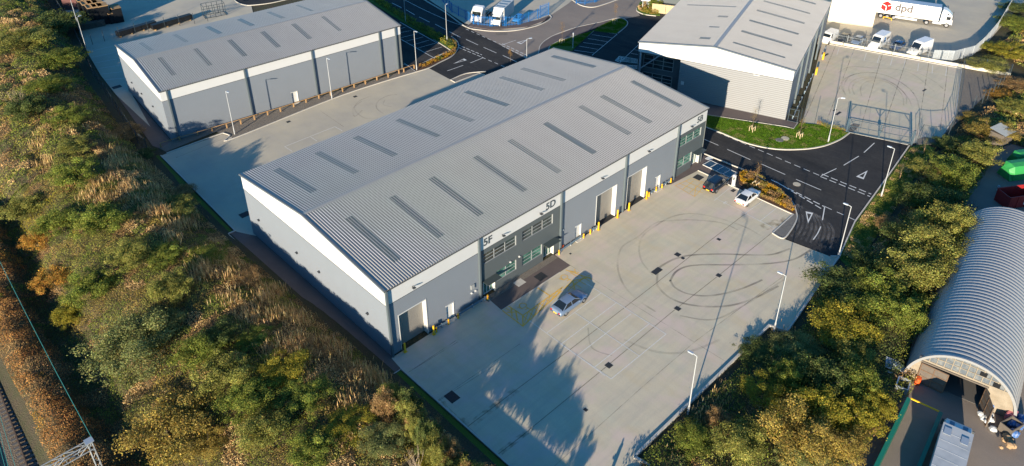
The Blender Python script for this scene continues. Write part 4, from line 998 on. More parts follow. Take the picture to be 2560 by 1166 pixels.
# ------------------------------------------------------------------ vehicles
def loft(b,rings,close=True):
    n=len(rings[0]); vs=[p for r in rings for p in r]
    fs=[(i*n+j,i*n+(j+1)%n,(i+1)*n+(j+1)%n,(i+1)*n+j) for i in range(len(rings)-1) for j in range(n)]
    if close: fs+=[tuple(range(n))[::-1],tuple(range((len(rings)-1)*n,len(rings)*n))]
    b.add(vs,fs)
def wheel(x,y,r,wd,par,name='wheel'):
    s=1 if y>0 else -1; b=MB(); b.tube((x,y-s*wd,r),(x,y,r),r,r,18); o=b.build(name,M['rubber'],par)
    b=MB(); b.tube((x,y-s*.02,r),(x,y+s*.012,r),r*.66,r*.6,14); b.build('rim',M['rim'],o); return o
def car(label,px0,px1,paint,L,Wd,H,style,cat='car',loc=None,ang=None,tailplate=True,name='parked_car'):
    if loc is None:
        a=Vector(G(*px0)); c=Vector(G(*px1)); m_=(a+c)/2; ang=math.atan2((c-a).y,(c-a).x); loc=(m_.x,m_.y)
    o=thing(name,label,cat,(loc[0],loc[1],.02),ang); P=M[paint]; h=Wd/2
    # (x fraction, half-width factor, belt height) rear -> front
    if style=='suv': st=[(-.5,.84,.62,.45),(-.485,.92,.95,.38),(-.44,.97,1.02,.3),(-.25,1,1.02,.26),(0,1,1.0,.26),(.22,1,.98,.26),(.30,.99,.95,.26),(.42,.95,.86,.3),(.48,.86,.74,.36),(.5,.76,.6,.45)]; cab=[(-.485,.80,.0),(-.40,.76,1.),(-.1,.78,1.03),(.10,.76,1.0),(.27,.80,.0)]; belt=1.0
    else: st=[(-.5,.80,.55,.42),(-.49,.90,.80,.34),(-.45,.95,.88,.28),(-.35,.99,.92,.24),(-.1,1,.90,.22),(.12,1,.88,.22),(.22,.99,.86,.22),(.38,.96,.76,.26),(.47,.86,.64,.32),(.5,.72,.5,.4)]; cab=[(-.43,.76,.0),(-.24,.68,.94),(-.08,.70,1.0),(.06,.68,.96),(.24,.78,.0)]; belt=.86
    rings=[]
    for f,w_,zt,zb in st:
        x=f*L; q=h*w_; rings.append([(x,0,zt+.03),(x,.6*q,zt+.02),(x,.9*q,zt-.03),(x,q,zt-.16),(x,q*1.0,zb+.18),(x,q*.93,zb),(x,0,zb-.02),(x,-q*.93,zb),(x,-q,zb+.18),(x,-q,zt-.16),(x,-.9*q,zt-.03),(x,-.6*q,zt+.02)])
    b=MB(); loft(b,rings); body=b.build('body',P,o,smooth=True)
    # cabin
    g=MB(); rf=MB(); R=[]
    for f,w_,t in cab:
        x=f*L; zr=belt-.04+(H-belt)*t; q=h*w_; base=belt-.06
        R.append([(x,h*.90,base),(x,q+(h*.90-q)*(1-t),zr-.05*t),(x,q*.8,zr),(x,-q*.8,zr),(x,-(q+(h*.90-q)*(1-t)),zr-.05*t),(x,-h*.90,base)])
    n=6; vs=[p for r in R for p in r]; fs=[]
    for i in range(len(R)-1):
        for j in range(5): fs.append((i*n+j,i*n+j+1,(i+1)*n+j+1,(i+1)*n+j))
    g.add(vs,fs); g.build('windows',M['car_glass'],o)
    top=[(x,y,z+.012) for r in R[1:-1] for (x,y,z) in (r[1],r[2],r[3],r[4])]; m_=4
    rf.add(top,[(i*m_+j,i*m_+j+1,(i+1)*m_+j+1,(i+1)*m_+j) for i in range(len(R)-3) for j in range(3)]); rf.build('roof',P,o,smooth=True)
    pl=MB()
    for s in (1,4):
        for i0,i1 in ((0,1),(3,4)):
            p,q=Vector(R[i0][s]),Vector(R[i1][s]); pl.bar(p+Vector((0,0,.01)),q+Vector((0,0,.01)),.07,.04)
        x=R[2][0][0]; a_,b_=Vector(R[2][0 if s==1 else 5]),Vector(R[2][s]); pl.bar(a_,b_,.07,.04)
    pl.build('pillars',P,o)
    if style!='suv':
        pass
    else:
        sr=MB(); r1,r2=R[1],R[3]; sr.add([(r1[2][0]+.25,r1[2][1]*.8,r1[2][2]+.035),(r1[3][0]+.25,r1[3][1]*.8,r1[3][2]+.035),(r2[3][0]-.1,r2[3][1]*.8,r2[3][2]+.05),(r2[2][0]-.1,r2[2][1]*.8,r2[2][2]+.05)],[(0,1,2,3)]); sr.build('sunroof',M['car_glass'],o)
    wr=.33 if style!='suv' else .37
    for fx in (-.31,.33):
        for s in (1,-1): wheel(fx*L,s*(h*.985),wr,.22,o)
    for s in (1,-1):
        MB().box(-L/2-.005,-L*.468,*sorted((s*h*.50,s*h*.80)),.62 if style!='suv' else .72,.78 if style!='suv' else .95).build('tail_lamp',M['red_lamp'],o)
        MB().box(L*.455,L/2-.02,*sorted((s*h*.48,s*h*.78)),.52,.64).build('headlight',M['rim'],o)
        b=MB(); b.box(L*.13,L*.16,*sorted((s*h*.98,s*(h+.14))),belt-.02,belt+.1); b.build('mirror',P,o)
    MB().box(-L/2-.03,-L/2+.02,-.27,.27,.48,.60).build('number_plate',M['plate' if tailplate else 'white_metal'],o)
    return o
car('silver blue saloon car parked alone beside the yellow hatching in the front yard',None,None,'car_silver',4.9,1.85,1.42,'saloon',loc=(19.6,-7.9),ang=0.02)
car('black estate car with yellow rear plate parked beside the white charging post',None,None,'car_black',4.7,1.95,1.66,'suv',loc=(53.4,-5.6),ang=.03)
car('white coupe with black glass roof parked at the planting bed in the front yard',None,None,'car_white',4.75,1.85,1.38,'saloon',loc=(53.7,-10.5),ang=.03)
MB().box(-.9,.55,-.5,.5,0,.01)
def van(label,x,y,ang,paint='car_white',L=5.6,H=2.6,logo=False,W_=2.0):
    o=thing('parked_van',label,'van',(x,y,.03),ang,None); h=W_/2; P=M[paint]
    prof=[(-L/2,H,.45),(-L/2+.08,H+.02,.4),(L*.10,H+.03,.35),(L*.20,H-.12,.35),(L*.33,1.35,.35),(L*.46,1.05,.38),(L*.5,.72,.45)]; rings=[]
    for x_,zt,zb in prof:
        q=h*(1 if x_<L*.3 else .93); qt=q*(.90 if zt>1.6 else .86); rings.append([(x_,qt,zt-.02),(x_,q,min(zt-.12,1.1)),(x_,q*.98,zb),(x_,-q*.98,zb),(x_,-q,min(zt-.12,1.1)),(x_,-qt,zt-.02)])
    b=MB(); loft(b,rings); b.build('body',P,o)
    z0,z1=1.40,H-.20; x0,x1=L*.325,L*.212
    b=MB(); b.add([(x0+.02,-h*.80,z0+.02),(x0+.02,h*.80,z0+.02),(x1+.02,h*.78,z1),(x1+.02,-h*.78,z1)],[(0,1,2,3)]); b.build('windscreen',M['car_glass'],o)
    for s in (1,-1):
        b=MB(); q=[(L*.10,s*(h*.955),1.55),(L*.25,s*(h*.955),1.5),(L*.20,s*(h*.935),2.0),(L*.10,s*(h*.935),2.02)]; b.add(q,[(0,1,2,3) if s<0 else (3,2,1,0)]); b.build('side_window',M['car_glass'],o)
        for fx in (-.30,.34): wheel(fx*L,s*h,.35,.25,o)
        MB().box(L*.44,L*.485,*sorted((s*h*.5,s*h*.82)),.72,.95).build('headlight',M['rim'],o)
        MB().box(L*.24,L*.27,*sorted((s*h,s*(h+.2))),1.35,1.65).build('mirror',M['gutter'],o)
    return o
def cube_logo(par,x,z,r,y,s,colm,flip=1):
    """hexagonal parcel emblem with a white Y-shaped seam, on a plane y=const facing s*y"""
    b=MB(); pts=[(x+r*math.sin(k*math.pi/3)*1.0,y,z+r*math.cos(k*math.pi/3)) for k in range(6)]; b.add(pts,[tuple(range(6)) if s<0 else tuple(range(6))[::-1]]); b.add(pts,[tuple(range(6))[::-1] if s<0 else tuple(range(6))])
    o=b.build('emblem',M[colm],par); w_=MB()
    for (dx,dz) in ((flip*-.98,.46),(flip*.98,.46),(0,-.98)):
        p=Vector((x,y+s*.012,z)); q=Vector((x+dx*r*.88*(.0 if False else 1),y+s*.012,z+dz*r*.88)); d=(q-p).normalized(); n_=Vector((-d.z,0,d.x))*r*.07
        p2=p+d*(r*.0 if dx<0 or dz<0 else r*.30); w_.add([p2+n_,q+n_,q-n_,p2-n_],[(0,1,2,3)])
    w_.build('emblem_seam',M['logo_white'],o); return o
v1=van('white van with blue cube emblem and dpd lettering in the row behind the compound',120.3,.7,R_(180))
cube_logo(v1,-.15,1.65,.62,1.005,1,'logo_blue',-1)
text('dpd',1.0,M['logo_grey'],v1,Matrix.Translation((-.95,1.01,1.42))@Matrix.Rotation(R_(180),4,'Z')@Matrix.Rotation(R_(90),4,'X'),'lettering',.004,0,.03)
van('plain white van nearest the palisade gate, right of the lettered van',122.7,-6.3,R_(171))
van('small white van against the right unit wall, leftmost of the parked row',115.8,8.9,R_(182),L=4.6,H=2.1,W_=1.85)
car('dark hatchback between the small white van and the silver car behind the compound',None,None,'car_black',4.1,1.75,1.45,'saloon',loc=(118.3,6.9),ang=R_(185),tailplate=False)
car('silver hatchback left of the lettered van behind the compound',None,None,'car_silver',4.2,1.78,1.46,'saloon',loc=(119.0,4.3),ang=R_(183),tailplate=False)
car('dark blue car between the two large white vans behind the compound',None,None,'car_blue',4.2,1.78,1.46,'saloon',loc=(122.0,-2.4),ang=R_(180),tailplate=False)
# articulated lorry with trailer
def lorry():
    a=Vector((137.0,8.9)); c=Vector((142.0,-6.3)); ang=math.atan2((c-a).y,(c-a).x); L=13.4
    o=thing('articulated_lorry','white articulated lorry with a red cube emblem and dpd lettering on its trailer','lorry',(a.x,a.y,.03),ang)
    MB().box(-1.0,L-1.0,-1.27,1.27,1.15,4.05).build('trailer_body',M['car_white'],o)
    b=MB(); b.box(-.98,L-1.02,-1.2,1.2,4.05,4.08); b.build('trailer_roof',M['galv'],o)
    b=MB(); b.box(-.8,L-1.4,-.5,.5,.85,1.15); b.box(3.9,8.6,-1.2,-1.12,.55,1.0); b.build('chassis',M['gutter'],o)
    MB().box(4.1,8.4,-1.26,-1.21,.5,.95).build('side_guard',M['white_metal'],o)
    for x in (1.3,2.6,3.9):
        for s in (1,-1): wheel(x,s*1.25,.5,.35,o)
    for x in (L-3.1,L+.7):
        for s in (1,-1): wheel(x,s*1.25,.5,.35,o)
    x0=L-.7; st=[(x0,3.3),(x0+.1,3.7),(x0+.7,3.65),(x0+1.5,3.1),(x0+2.05,2.6),(x0+2.3,1.6),(x0+2.35,.6)]; rings=[]
    for x,zt in st: q=1.22 if x<x0+2 else 1.1; rings.append([(x,q*.8,zt),(x,q,zt-.25),(x,q,.75 if x>x0+.2 else .9),(x,-q,.75 if x>x0+.2 else .9),(x,-q,zt-.25),(x,-q*.8,zt)])
    b=MB(); loft(b,rings); b.build('cab',M['car_white'],o)
    for s in (1,-1):
        b=MB(); b.box(x0+1.05,x0+1.85,*sorted((s*1.222,s*1.235)),1.7,2.4); b.build('side_window',M['car_glass'],o)
        b=MB(); b.box(x0+2.1,x0+2.3,*sorted((s*1.25,s*1.5)),1.9,2.7); b.build('mirror',M['gutter'],o)
    b=MB(); b.box(x0+1.0,x0+1.4,-1.235,-1.222,2.75,3.05); b.build('air_vent',M['gutter'],o)
    b=MB(); b.add([(x0+2.10,-1,2.45),(x0+2.33,-1,1.65),(x0+2.33,1,1.65),(x0+2.10,1,2.45)],[(0,1,2,3)]); b.build('windscreen',M['car_glass'],o)
    MB().box(x0-2.2,x0-.2,-.5,.5,.7,.95).build('tractor_chassis',M['rail_steel'],o); MB().box(x0-1.3,x0+.4,-1.2,-.7,.5,1.0).build('fuel_tank',M['galv'],o)
    cube_logo(o,2.0,2.75,1.15,-1.285,-1,'logo_red',1)
    text('dpd',2.3,M['logo_grey'],o,Matrix.Translation((3.7,-1.285,2.15))@Matrix.Rotation(R_(90),4,'X'),'lettering',.004,0,.055)
    return o
lorry()
b=MB(); p0,p1=G(2208,47),G(2228,52); b.tube((*p0,.0),(*p0,.45),.08); b.tube((*p1,.0),(*p1,.45),.08); b.tube((*p0,.45),(*p1,.45),.08)
tag(b.build('wheel_guide',M['yellow_post'],None),'yellow tubular wheel guide on the ground beneath the lettered trailer','guard rail')
def tractor(px,label,ang,box=False):
    x,y=G(*px); o=thing('lorry',label,'lorry',(x,y,.05),ang); H=3.5 if not box else 2.5
    st=[(-1.1,H-.1),(-1.0,H),(.0,H-.05),(.75,H-.7 if not box else H-.25),(1.0,1.9 if not box else 1.7),(1.2,1.3),(1.25,.6)]; rings=[]
    for x_,zt in st: q=1.22 if not box else 1.05; rings.append([(x_,q*.85,zt),(x_,q,zt-.3),(x_,q,.7),(x_,-q,.7),(x_,-q,zt-.3),(x_,-q*.85,zt)])
    b=MB(); loft(b,rings); b.build('cab',M['car_white'],o)
    b=MB(); q=1.0; b.add([(.80,-q,H-.85 if not box else 2.2),(.80,q,H-.85 if not box else 2.2),(1.07,q,1.75 if not box else 1.6),(1.07,-q,1.75 if not box else 1.6)],[(0,1,2,3),(3,2,1,0)]); b.build('windscreen',M['glass_dark'],o)
    MB().box(-5,-1.1,-.5,.5,.7,1.0).build('chassis',M['rail_steel'],o)
    for x_ in ((.3,-3.2,-4.4) if not box else (.3,-4.)):
        for s in (1,-1): wheel(x_,s*1.2,.48,.3,o)
    if box:
        MB().box(-6.8,-.9,-1.2,1.2,.95,3.6).build('box_body',M['white_metal'],o)
        b=MB(); b.add([(-.9,-1.1,3.6),(-.9,1.1,3.6),(.3,1.0,2.6),(.3,-1.0,2.6),(-.9,-1.1,2.4),(-.9,1.1,2.4)],[(0,3,2,1),(3,0,4),(2,5,1)]); b.build('air_deflector',M['car_white'],o)
        for k in range(3): MB().box(-2.4-k*1.6,-1.6-k*1.6,-1.0,1.0,3.6,3.62).build('roof_panel',M['galv_blue'],o)
    for s in (1,-1): MB().box(.9,1.0,*sorted((s*1.24,s*1.45)),1.7,2.4).build('mirror',M['gutter'],o)
    for s in (1,-1): MB().box(1.2,1.27,*sorted((s*.6,s*1.0)),.8,1.0).build('headlight',M['rim'],o)
    return o
tractor((1196,56),'white tractor unit without a trailer facing the blue palisade fence',R_(205))
tractor((1244,64),'white box lorry with a striped roof behind the blue palisade fence',R_(205),True)
x,y=G(1296,53); car('small blue car behind the blue palisade fence, right of the box lorry',None,None,'logo_blue',3.9,1.7,1.45,'saloon',loc=(x,y),ang=R_(200),tailplate=False)
# lorry in the workshop yard
def clorry():
    a=Vector(G(2397,1070,3.2)); c=Vector(G(2371,1166,3.2)); d=(a-c).normalized(); ang=math.atan2(d.y,d.x)
    o=thing('box_lorry','lorry with a dirty grey canvas roof parked between the green walls and the barrel workshop','lorry',(a.x,a.y,0),ang)
    MB().box(-9.5,-.15,-1.25,1.25,.9,3.3).build('box_body',M['canvas_grey'],o)
    b=MB(); 
    for x_ in np.arange(-9,-.3,1.1): b.box(x_,x_+.04,-1.2,1.2,3.3,3.312)
    b.build('roof_bows',M['canvas_grey'],o)
    st=[(0,2.7),(.1,2.85),(.8,2.8),(1.25,2.6),(1.6,1.6),(1.7,.6)]; rings=[]
    for x_,zt in st: q=1.15; rings.append([(x_,q*.9,zt),(x_,q,zt-.3),(x_,q,.6),(x_,-q,.6),(x_,-q,zt-.3),(x_,-q*.9,zt)])
    b=MB(); loft(b,rings); b.build('cab',M['car_white'],o)
    b=MB(); b.add([(1.29,-1,2.55),(1.29,1,2.55),(1.64,1,1.65),(1.64,-1,1.65)],[(0,1,2,3),(3,2,1,0)]); b.build('windscreen',M['car_glass'],o)
    for q in (-.75,.35): MB().box(.35,.85,q,q+.4,2.80,2.86).build('roof_hatch',M['galv_blue'],o)
    for q in ((-1.6,.45),(-1.9,-1.0)): MB().box(q[0],q[0]+.9,q[1],q[1]+.6,3.34,3.37).build('canvas_patch',M['galv'],o)
    for x_ in (.9,-6.2,-7.4):
        for s in (1,-1): wheel(x_,s*1.2,.48,.3,o)
    for s in (1,-1): MB().box(1.35,1.45,*sorted((s*1.18,s*1.4)),1.5,2.2).build('mirror',M['gutter'],o)
clorry()
# ------------------------------------------------------------------ street lamps
def lamp(u,v,label,ang,h=7.8,top=None,name='street_lamp'):
    x,y=G(u,v) if top is None else G(top[0],top[1],h)
    o=thing(name,label,'street lamp',(x,y,0),ang,'white lamp posts round the units')
    b=MB(); b.tube((0,0,-.1),(0,0,1.2),.10,.095,10); b.tube((0,0,1.2),(0,0,h),.065,.045,10); b.build('pole',M['pole_white'],o)
    b=MB(); b.tube((0,0,h-.02),(.55,0,h+.08),.035,.035,6); b.build('arm',M['pole_white'],o)
    b=MB(); b.add([(.4,-.14,h+.03),(.95,-.14,h+.05),(1.05,0,h+.06),(.95,.14,h+.05),(.4,.14,h+.03),(.4,-.11,h+.14),(.9,-.10,h+.15),(.98,0,h+.15),(.9,.10,h+.15),(.4,.11,h+.14)],[(4,3,2,1,0),(5,6,7,8,9),(0,1,6,5),(1,2,7,6),(2,3,8,7),(3,4,9,8),(4,0,5,9)]); b.build('lamp_head',M['galv'],o)
    b=MB(); b.box(.09,.125,-.06,.06,.3,.8); b.build('access_door',M['galv'],o)
    return o
Y=R_(95)
lamp(1720,1035,'lamp post nearest the bottom edge, standing in scrub outside the yard wall',Y)
lamp(1935,827,'lamp post at the notch corner of the front yard',Y)
lamp(2095,645,'lamp post where the front yard meets the road verge',Y)
lamp(2203,492,'lamp post on the road verge opposite the give way triangles',Y)
lamp(2070,356,'lamp post on the lawn beside the compound gate',R_(-60))
lamp(587,336,'lamp post beside the knee rail nearest the corner of the upper left unit',R_(-90))
lamp(830,247,'lamp post by the white door of the upper left unit',R_(-90))
lamp(1042,177,'lamp post at the right end of the knee rail beside the car park',R_(-90),h=8)
lamp(1118,107,'lamp post on the green verge beside the rear junction',R_(20),h=8)
lamp(1014,54,'lamp post in the shaded verge at the top middle',R_(20),h=8)
lamp(0,0,'lamp post rising just behind the back roof edge of the largest unit',R_(-30),top=(1317,98))
lamp(220,136,'lamp post beside the upper left side yard fence, nearer one',R_(20))
lamp(204,92,'lamp post beside the upper left side yard fence, farther one',R_(20),h=8)
# ------------------------------------------------------------------ bollards, barriers
def at0(L,z=0): return [G(*q,z) for q in L]
TB=[(1013,880,'tall yellow bollard left of the leftmost roller door'),(1085,836,'tall yellow bollard right of the leftmost roller door'),(1496,575,'tall yellow bollard left of the middle roller door'),(1543.5,544,'tall yellow bollard right of the middle roller door'),(1572,526,'tall yellow bollard left of the right roller door'),(1616,497,'tall yellow bollard right of the right roller door')]
SB=[(1091.5,831,'short yellow post at the left end of the leftmost barrier rail'),(1121.7,811,'short yellow post left of the white door nearest the yard corner'),(1145.5,797,'short yellow post right of the white door nearest the yard corner'),(1219.4,750,'short yellow post at the corner of the dark entrance path'),(1397.4,637,'short yellow post at the right end of the dark entrance path'),(1458.9,596,'short yellow post left of the middle white door'),(1475.7,585,'short yellow post right of the middle white door'),(1622,492,'short yellow post beside the tall bollard of the right roller door'),(1640,478,'short yellow post left of the rightmost white door'),(1654.6,471,'short yellow post right of the rightmost white door'),(1676.7,456.5,'short yellow post at the far end of the barrier rails')]
for u,v,l in TB:
    x,y=G(u,v); o=thing('tall_bollard',l,'bollard',(x,y,0),0,'yellow bollards along the front of the largest unit'); MB().tube((0,0,0),(0,0,1.25),.11,.11,12).build('post',M['yellow_post'],o); MB().box(-.2,.2,-.2,.2,0,.03).build('base_plate',M['yellow_post'],o)
for u,v,l in SB:
    x,y=G(u,v); o=thing('short_post',l,'bollard',(x,y,0),0,'yellow bollards along the front of the largest unit'); MB().tube((0,0,0),(0,0,.72),.10,.10,12).build('post',M['yellow_post'],o); MB().tube((0,0,.5),(0,0,.58),.115,.115,12).build('band',M['orange'],o)
def armco(px,label):
    P=at0(px); x0,y0=P[0]; o=thing('barrier_rail',label,'crash barrier',(x0,y0,0),0); Q=[(x-x0,y-y0) for x,y in P]
    b=MB(); b.wall(Q,.05,.36,.46); b.wall(offs(Q,.04),.05,.46,.53); b.wall(Q,.05,.53,.63); b.build('rail',M['galv_blue'],o)
    a,c=Vector(Q[0]),Vector(Q[-1]); n=max(2,int((c-a).length/1.9))
    for k in range(n+1): p=a.lerp(c,(k+.15)/(n+.3)); MB().box(p.x-.06,p.x+.06,p.y+.04,p.y+.16,0,.6).build('post',M['galv'],o)
armco([(1093,829),(1120,812)],'blue grey barrier rail between the leftmost roller door and its white door')
armco([(1147,795),(1218,750)],'blue grey barrier rail left of the dark entrance path')
armco([(1399,636),(1457,596)],'blue grey barrier rail right of the dark entrance path')
armco([(1477,584),(1494,574)],'short blue grey barrier rail beside the middle roller door')
armco([(1624,491),(1638,480)],'short blue grey barrier rail beside the right roller door')
armco([(1656,470),(1675,457)],'blue grey barrier rail at the far end by the right entrance')
# barriers along the right unit
def armcoC(x0,x1,label):
    p,q=CL_(x0,-1.1),CL_(x1,-1.1); o=thing('barrier_rail',label,'crash barrier',(p[0],p[1],0),CA); L=x1-x0
    b=MB(); b.box(0,L,-.03,.03,.35,.62); b.build('rail',M['galv'],o)
    for k in range(int(L/2)+1): MB().box(k*2,k*2+.12,.05,.17,0,.6).build('post',M['galv_blue'],o)
armcoC(1,9,'barrier rail along the near part of the right unit facing the compound'); armcoC(11.5,20,'barrier rail along the middle of the right unit facing the compound'); armcoC(29.5,34,'barrier rail at the far end of the right unit facing the compound')
for x,l in ((20.8,'nearest'),(21.3,'second'),(28.6,'third'),(29.1,'farthest')):
    p=CL_(x,-1.4); o=thing('tall_bollard',l+' of four yellow bollards at the compound roller door of the right unit','bollard',(p[0],p[1],0),0,'bollards at the compound roller door'); MB().tube((0,0,0),(0,0,1.3),.16,.16,10).build('post',M['yellow_post'],o)
# cardboard boxes / bins by the wall
for (u,v,l,m1) in ((1182,757,'brown and orange box against the wall left of the entrance path','cardboard'),(1404,625,'orange box against the wall right of the entrance path','orange')):
    x,y=G(u,v); b=MB(); b.box(x-.3,x+.3,y-.05,y+.45,.0,.55); b.box(x-.33,x+.33,y-.08,y+.48,.55,.6); tag(b.build('storage_box',M[m1]),l,'box')
# EV charger
x,y=G(1833,466); o=thing('charging_post','white electric car charging post at the head of the black car bay','charger',(x,y,0),.1)
b=MB(); b.box(-.22,.22,-.3,.3,0,.1); b.box(-.15,.15,-.22,.22,.1,1.9); b.build('cabinet',M['white_metal'],o); MB().box(-.17,-.15,-.1,.1,1.1,1.6).build('screen',M['glass_dark'],o)
# cycle shelter beside the charging post
P=at0([(1783,413),(1868,448),(1826,470),(1757,414)])
a,c=Vector(G(1757,414)),Vector(G(1824,446)); e=Vector(G(1783,403)); d=(c-a); o=thing('bay_frame','dark ribbed cycle shelter roof on posts between the right entrance and the planting bed','shelter',(a.x,a.y,0),math.atan2(d.y,d.x)); L=d.length; wv=1.9
s=1 if (d.x*(e-a).y-d.y*(e-a).x)>0 else -1
for k in range(4): MB().box(L*k/4+.05,L*(k+1)/4-.05,*sorted((0.05,s*wv-.05*s)),.10,.13).build('roof_panel',M['glass_dark'],o)
b=MB()
for k in range(5): b.box(L*k/4-.05,L*k/4+.05,*sorted((0,s*wv)),.05,.17)
for k in range(4):
    for q in (0,s*wv): b.box(L*k/4+.05,L*(k+1)/4-.05,q-.05,q+.05,.06,.16)
b.build('frame',M['white_metal'],o)
# timber knee rail
KR=[(403,369),(450,352),(495,338),(531,329),(568,321),(603,311),(637,300),(670,288),(669+0,288),(702,280),(735,268),(766,257),(798,247),(827,239),(857,230),(886,220),(914,211),(943,201),(971,194),(998,185),(1010,181),(1036,172)]
KR=[k for i,k in enumerate(KR) if i==0 or k[0]>KR[i-1][0]+5]
P=at0(KR); x0,y0=P[0]; o=thing('knee_rail','low timber knee rail fence along the gravel strip of the upper left unit','fence',(x0,y0,0))
for x,y in P: MB().box(x-x0-.09,x-x0+.09,y-y0-.09,y-y0+.09,0,.75).build('post',M['wood'],o)
b=MB(); b.wall([(x-x0,y-y0) for x,y in (P[0],P[8],P[-1])],.06,.76,.86); b.build('rail',M['wood'],o)
# post-and-stake tree guards etc
def sapling(u,v,label,h=3.4,kind='golden',guard=True,frac=.45,g='newly planted trees'):
    x,y=G(u,v,.1); o=thing('sapling',label,'tree',(x,y,.1)); rs=random.Random(int(u)); b=MB(); b.tube((0,0,-.1),(.03,.02,h),.035,.012,6)
    tips=[]
    for k in range(26):
        z=h*rs.uniform(.40,.98); a=rs.uniform(0,6.28); L=h*.22*rs.uniform(.4,1)*(1.2-z/h*.6); q=Vector((math.cos(a)*L*.7,math.sin(a)*L*.7,z+L)); b.tube((.02,.01,z),q,.012,.004,3,cap=False); tips.append(q)
    b.build('trunk',M['bark'],o)
    n=420; r2=np.random.RandomState(int(u)); T=np.array([tuple(t) for t in tips]); P=T[r2.choice(len(T),n)]*np.array([1,1,1])+r2.normal(size=(n,3))*.13*np.array([1,1,1.4]); leafmesh('crown',P,r2.normal(size=(n,3)),.07*r2.uniform(.6,1.2,n),colr(kind,n,r2),.6,parent=o)
    if guard:
        b=MB()
        for s in (-.38,.38): b.box(s-.04,s+.04,-.34,-.26,0,.85); 
        for s in (-.38,.38): b.box(s-.04,s+.04,.26,.34,0,.85)
        b.box(-.34,.34,-.35,-.27,.72,.85); b.box(-.34,.34,.27,.35,.72,.85); b.build('stakes',M['stake'],o)
    return o
sapling(1880,328,'staked young tree on the lawn nearer the largest unit',h=3.8)
sapling(1998,344,'staked young tree on the lawn nearer the compound gate',h=3.4)
sapling(1888,468,'staked young tree in the planting bed by the white coupe',kind='orange',h=3.6)
sapling(1405,108,'staked bare young tree on the grass island, nearer the largest unit',kind='orange',h=4.2)
sapling(1537,58,'staked bare young tree on the grass island, farther end',kind='orange',h=4.2)
sapling(1276,155,'thin reddish young tree behind the back roof edge at the junction',kind='orange',guard=False,h=2.4)
for u,v,l in ((2307,385,'thin dark sapling with a stake at the top of the road verge'),(2248,448,'thin dark sapling with a stake halfway along the road verge')):
    o=sapling(u,v,l,h=2.6,kind='dark',guard=False); MB().box(.3,.38,.0,.08,0,.9).build('stake',M['wood'],o)
# planted shrubs in beds
def bed(label,poly,kinds,n,seed,h=.6,leaf=.1,z=.12):
    P=GP(poly); xs_=[p[0] for p in P]; ys_=[p[1] for p in P]; r2=np.random.RandomState(seed); px=r2.uniform(min(xs_),max(xs_),n*4); py=r2.uniform(min(ys_),max(ys_),n*4)
    ins=np.zeros(len(px),bool); j=len(P)-1
    for i in range(len(P)):
        xi,yi=P[i];xj,yj=P[j]; c_=((yi>py)!=(yj>py))&(px<(xj-xi)*(py-yi)/(yj-yi+1e-9)+xi); ins^=c_; j=i
    px,py=px[ins],py[ins]; n=len(px); cell=(np.floor(px/.9)*17+np.floor(py/.9)*29).astype(int); hh=np.random.RandomState(9).uniform(.2,1,997)[cell%997]*h; kk=np.random.RandomState(4).choice(len(kinds),997)[cell%997]
    col=np.zeros((n,3)); 
    for i,k in enumerate(kinds): col[kk==i]=colr(k,(kk==i).sum(),r2)
    P3=np.stack([px,py,z+hh*r2.uniform(.1,1,n)],1); o=leafmesh('bed_planting',P3,r2.normal(size=(n,3))+np.array([0,0,.5]),leaf*r2.uniform(.6,1.3,n),col,.6); tag(o,label,'planting',kind='stuff')
bed('yellow and brown autumn planting in the bed beside the white coupe',[(1850,458),(1848,436),(1862,430),(1900,449),(1943,477),(1976,507),(1987,530),(1980,530),(1902,495)],['brown','autumn','autumn','brown','mix'],7500,3,.8,.14)
bed('orange planting in the bed at the rear car park corner',[(1045,168),(1085,152),(1128,130),(1140,118),(1130,104),(1142,110),(1140,135),(1100,153),(1060,170)],['autumn','brown','orange','green'],5200,5,.8,.16)
bed('low hedge planting on the shaded verge at the top middle',[(925,0),(1010,52),(1100,106),(1130,126),(1138,116),(1110,92),(1040,55),(945,-4)],['green','green','dark','yellow'],9000,6,.9,.2)
bed('rough grasses under the white sign at the top',[(1594,20),(1598,30),(1620,37),(1645,38),(1645,18),(1610,12)],['tan','green','yellow','golden'],2500,7,.9,.16)
bed('small plants in the bed along the compound fence',[(2040,312),(2060,320),(2118,331),(2112,326),(2045,308)],['green','yellow','orange'],900,8,.7,.1)
bed('grass and weeds on the road verge',[(2102,646),(2143,558),(2232,435),(2276,372),(2310,364),(2320,380),(2240,520),(2180,610),(2140,670)],['green','green','olive','tan'],16000,9,.22,.12,0)
bed('short bright green grass on the lawn below the right unit',[(1692,290),(1757,316),(1800,332),(1870,360),(1940,374),(2010,374),(2060,366),(2100,350),(2122,334),(2090,324),(2040,314),(2000,310),(1984,325),(1757,289),(1692,264)],['lawn','lawn','lawn','lawn2'],30000,21,.10,.11,.10)
bed('short green grass on the island beside the rear car park',[(1374,116),(1400,104),(1440,91),(1484,79),(1500,67),(1530,53),(1553,48),(1566,55),(1565,63),(1540,84),(1484,77),(1440,117)],['lawn','lawn','lawn2'],16000,22,.12,.16,.10)
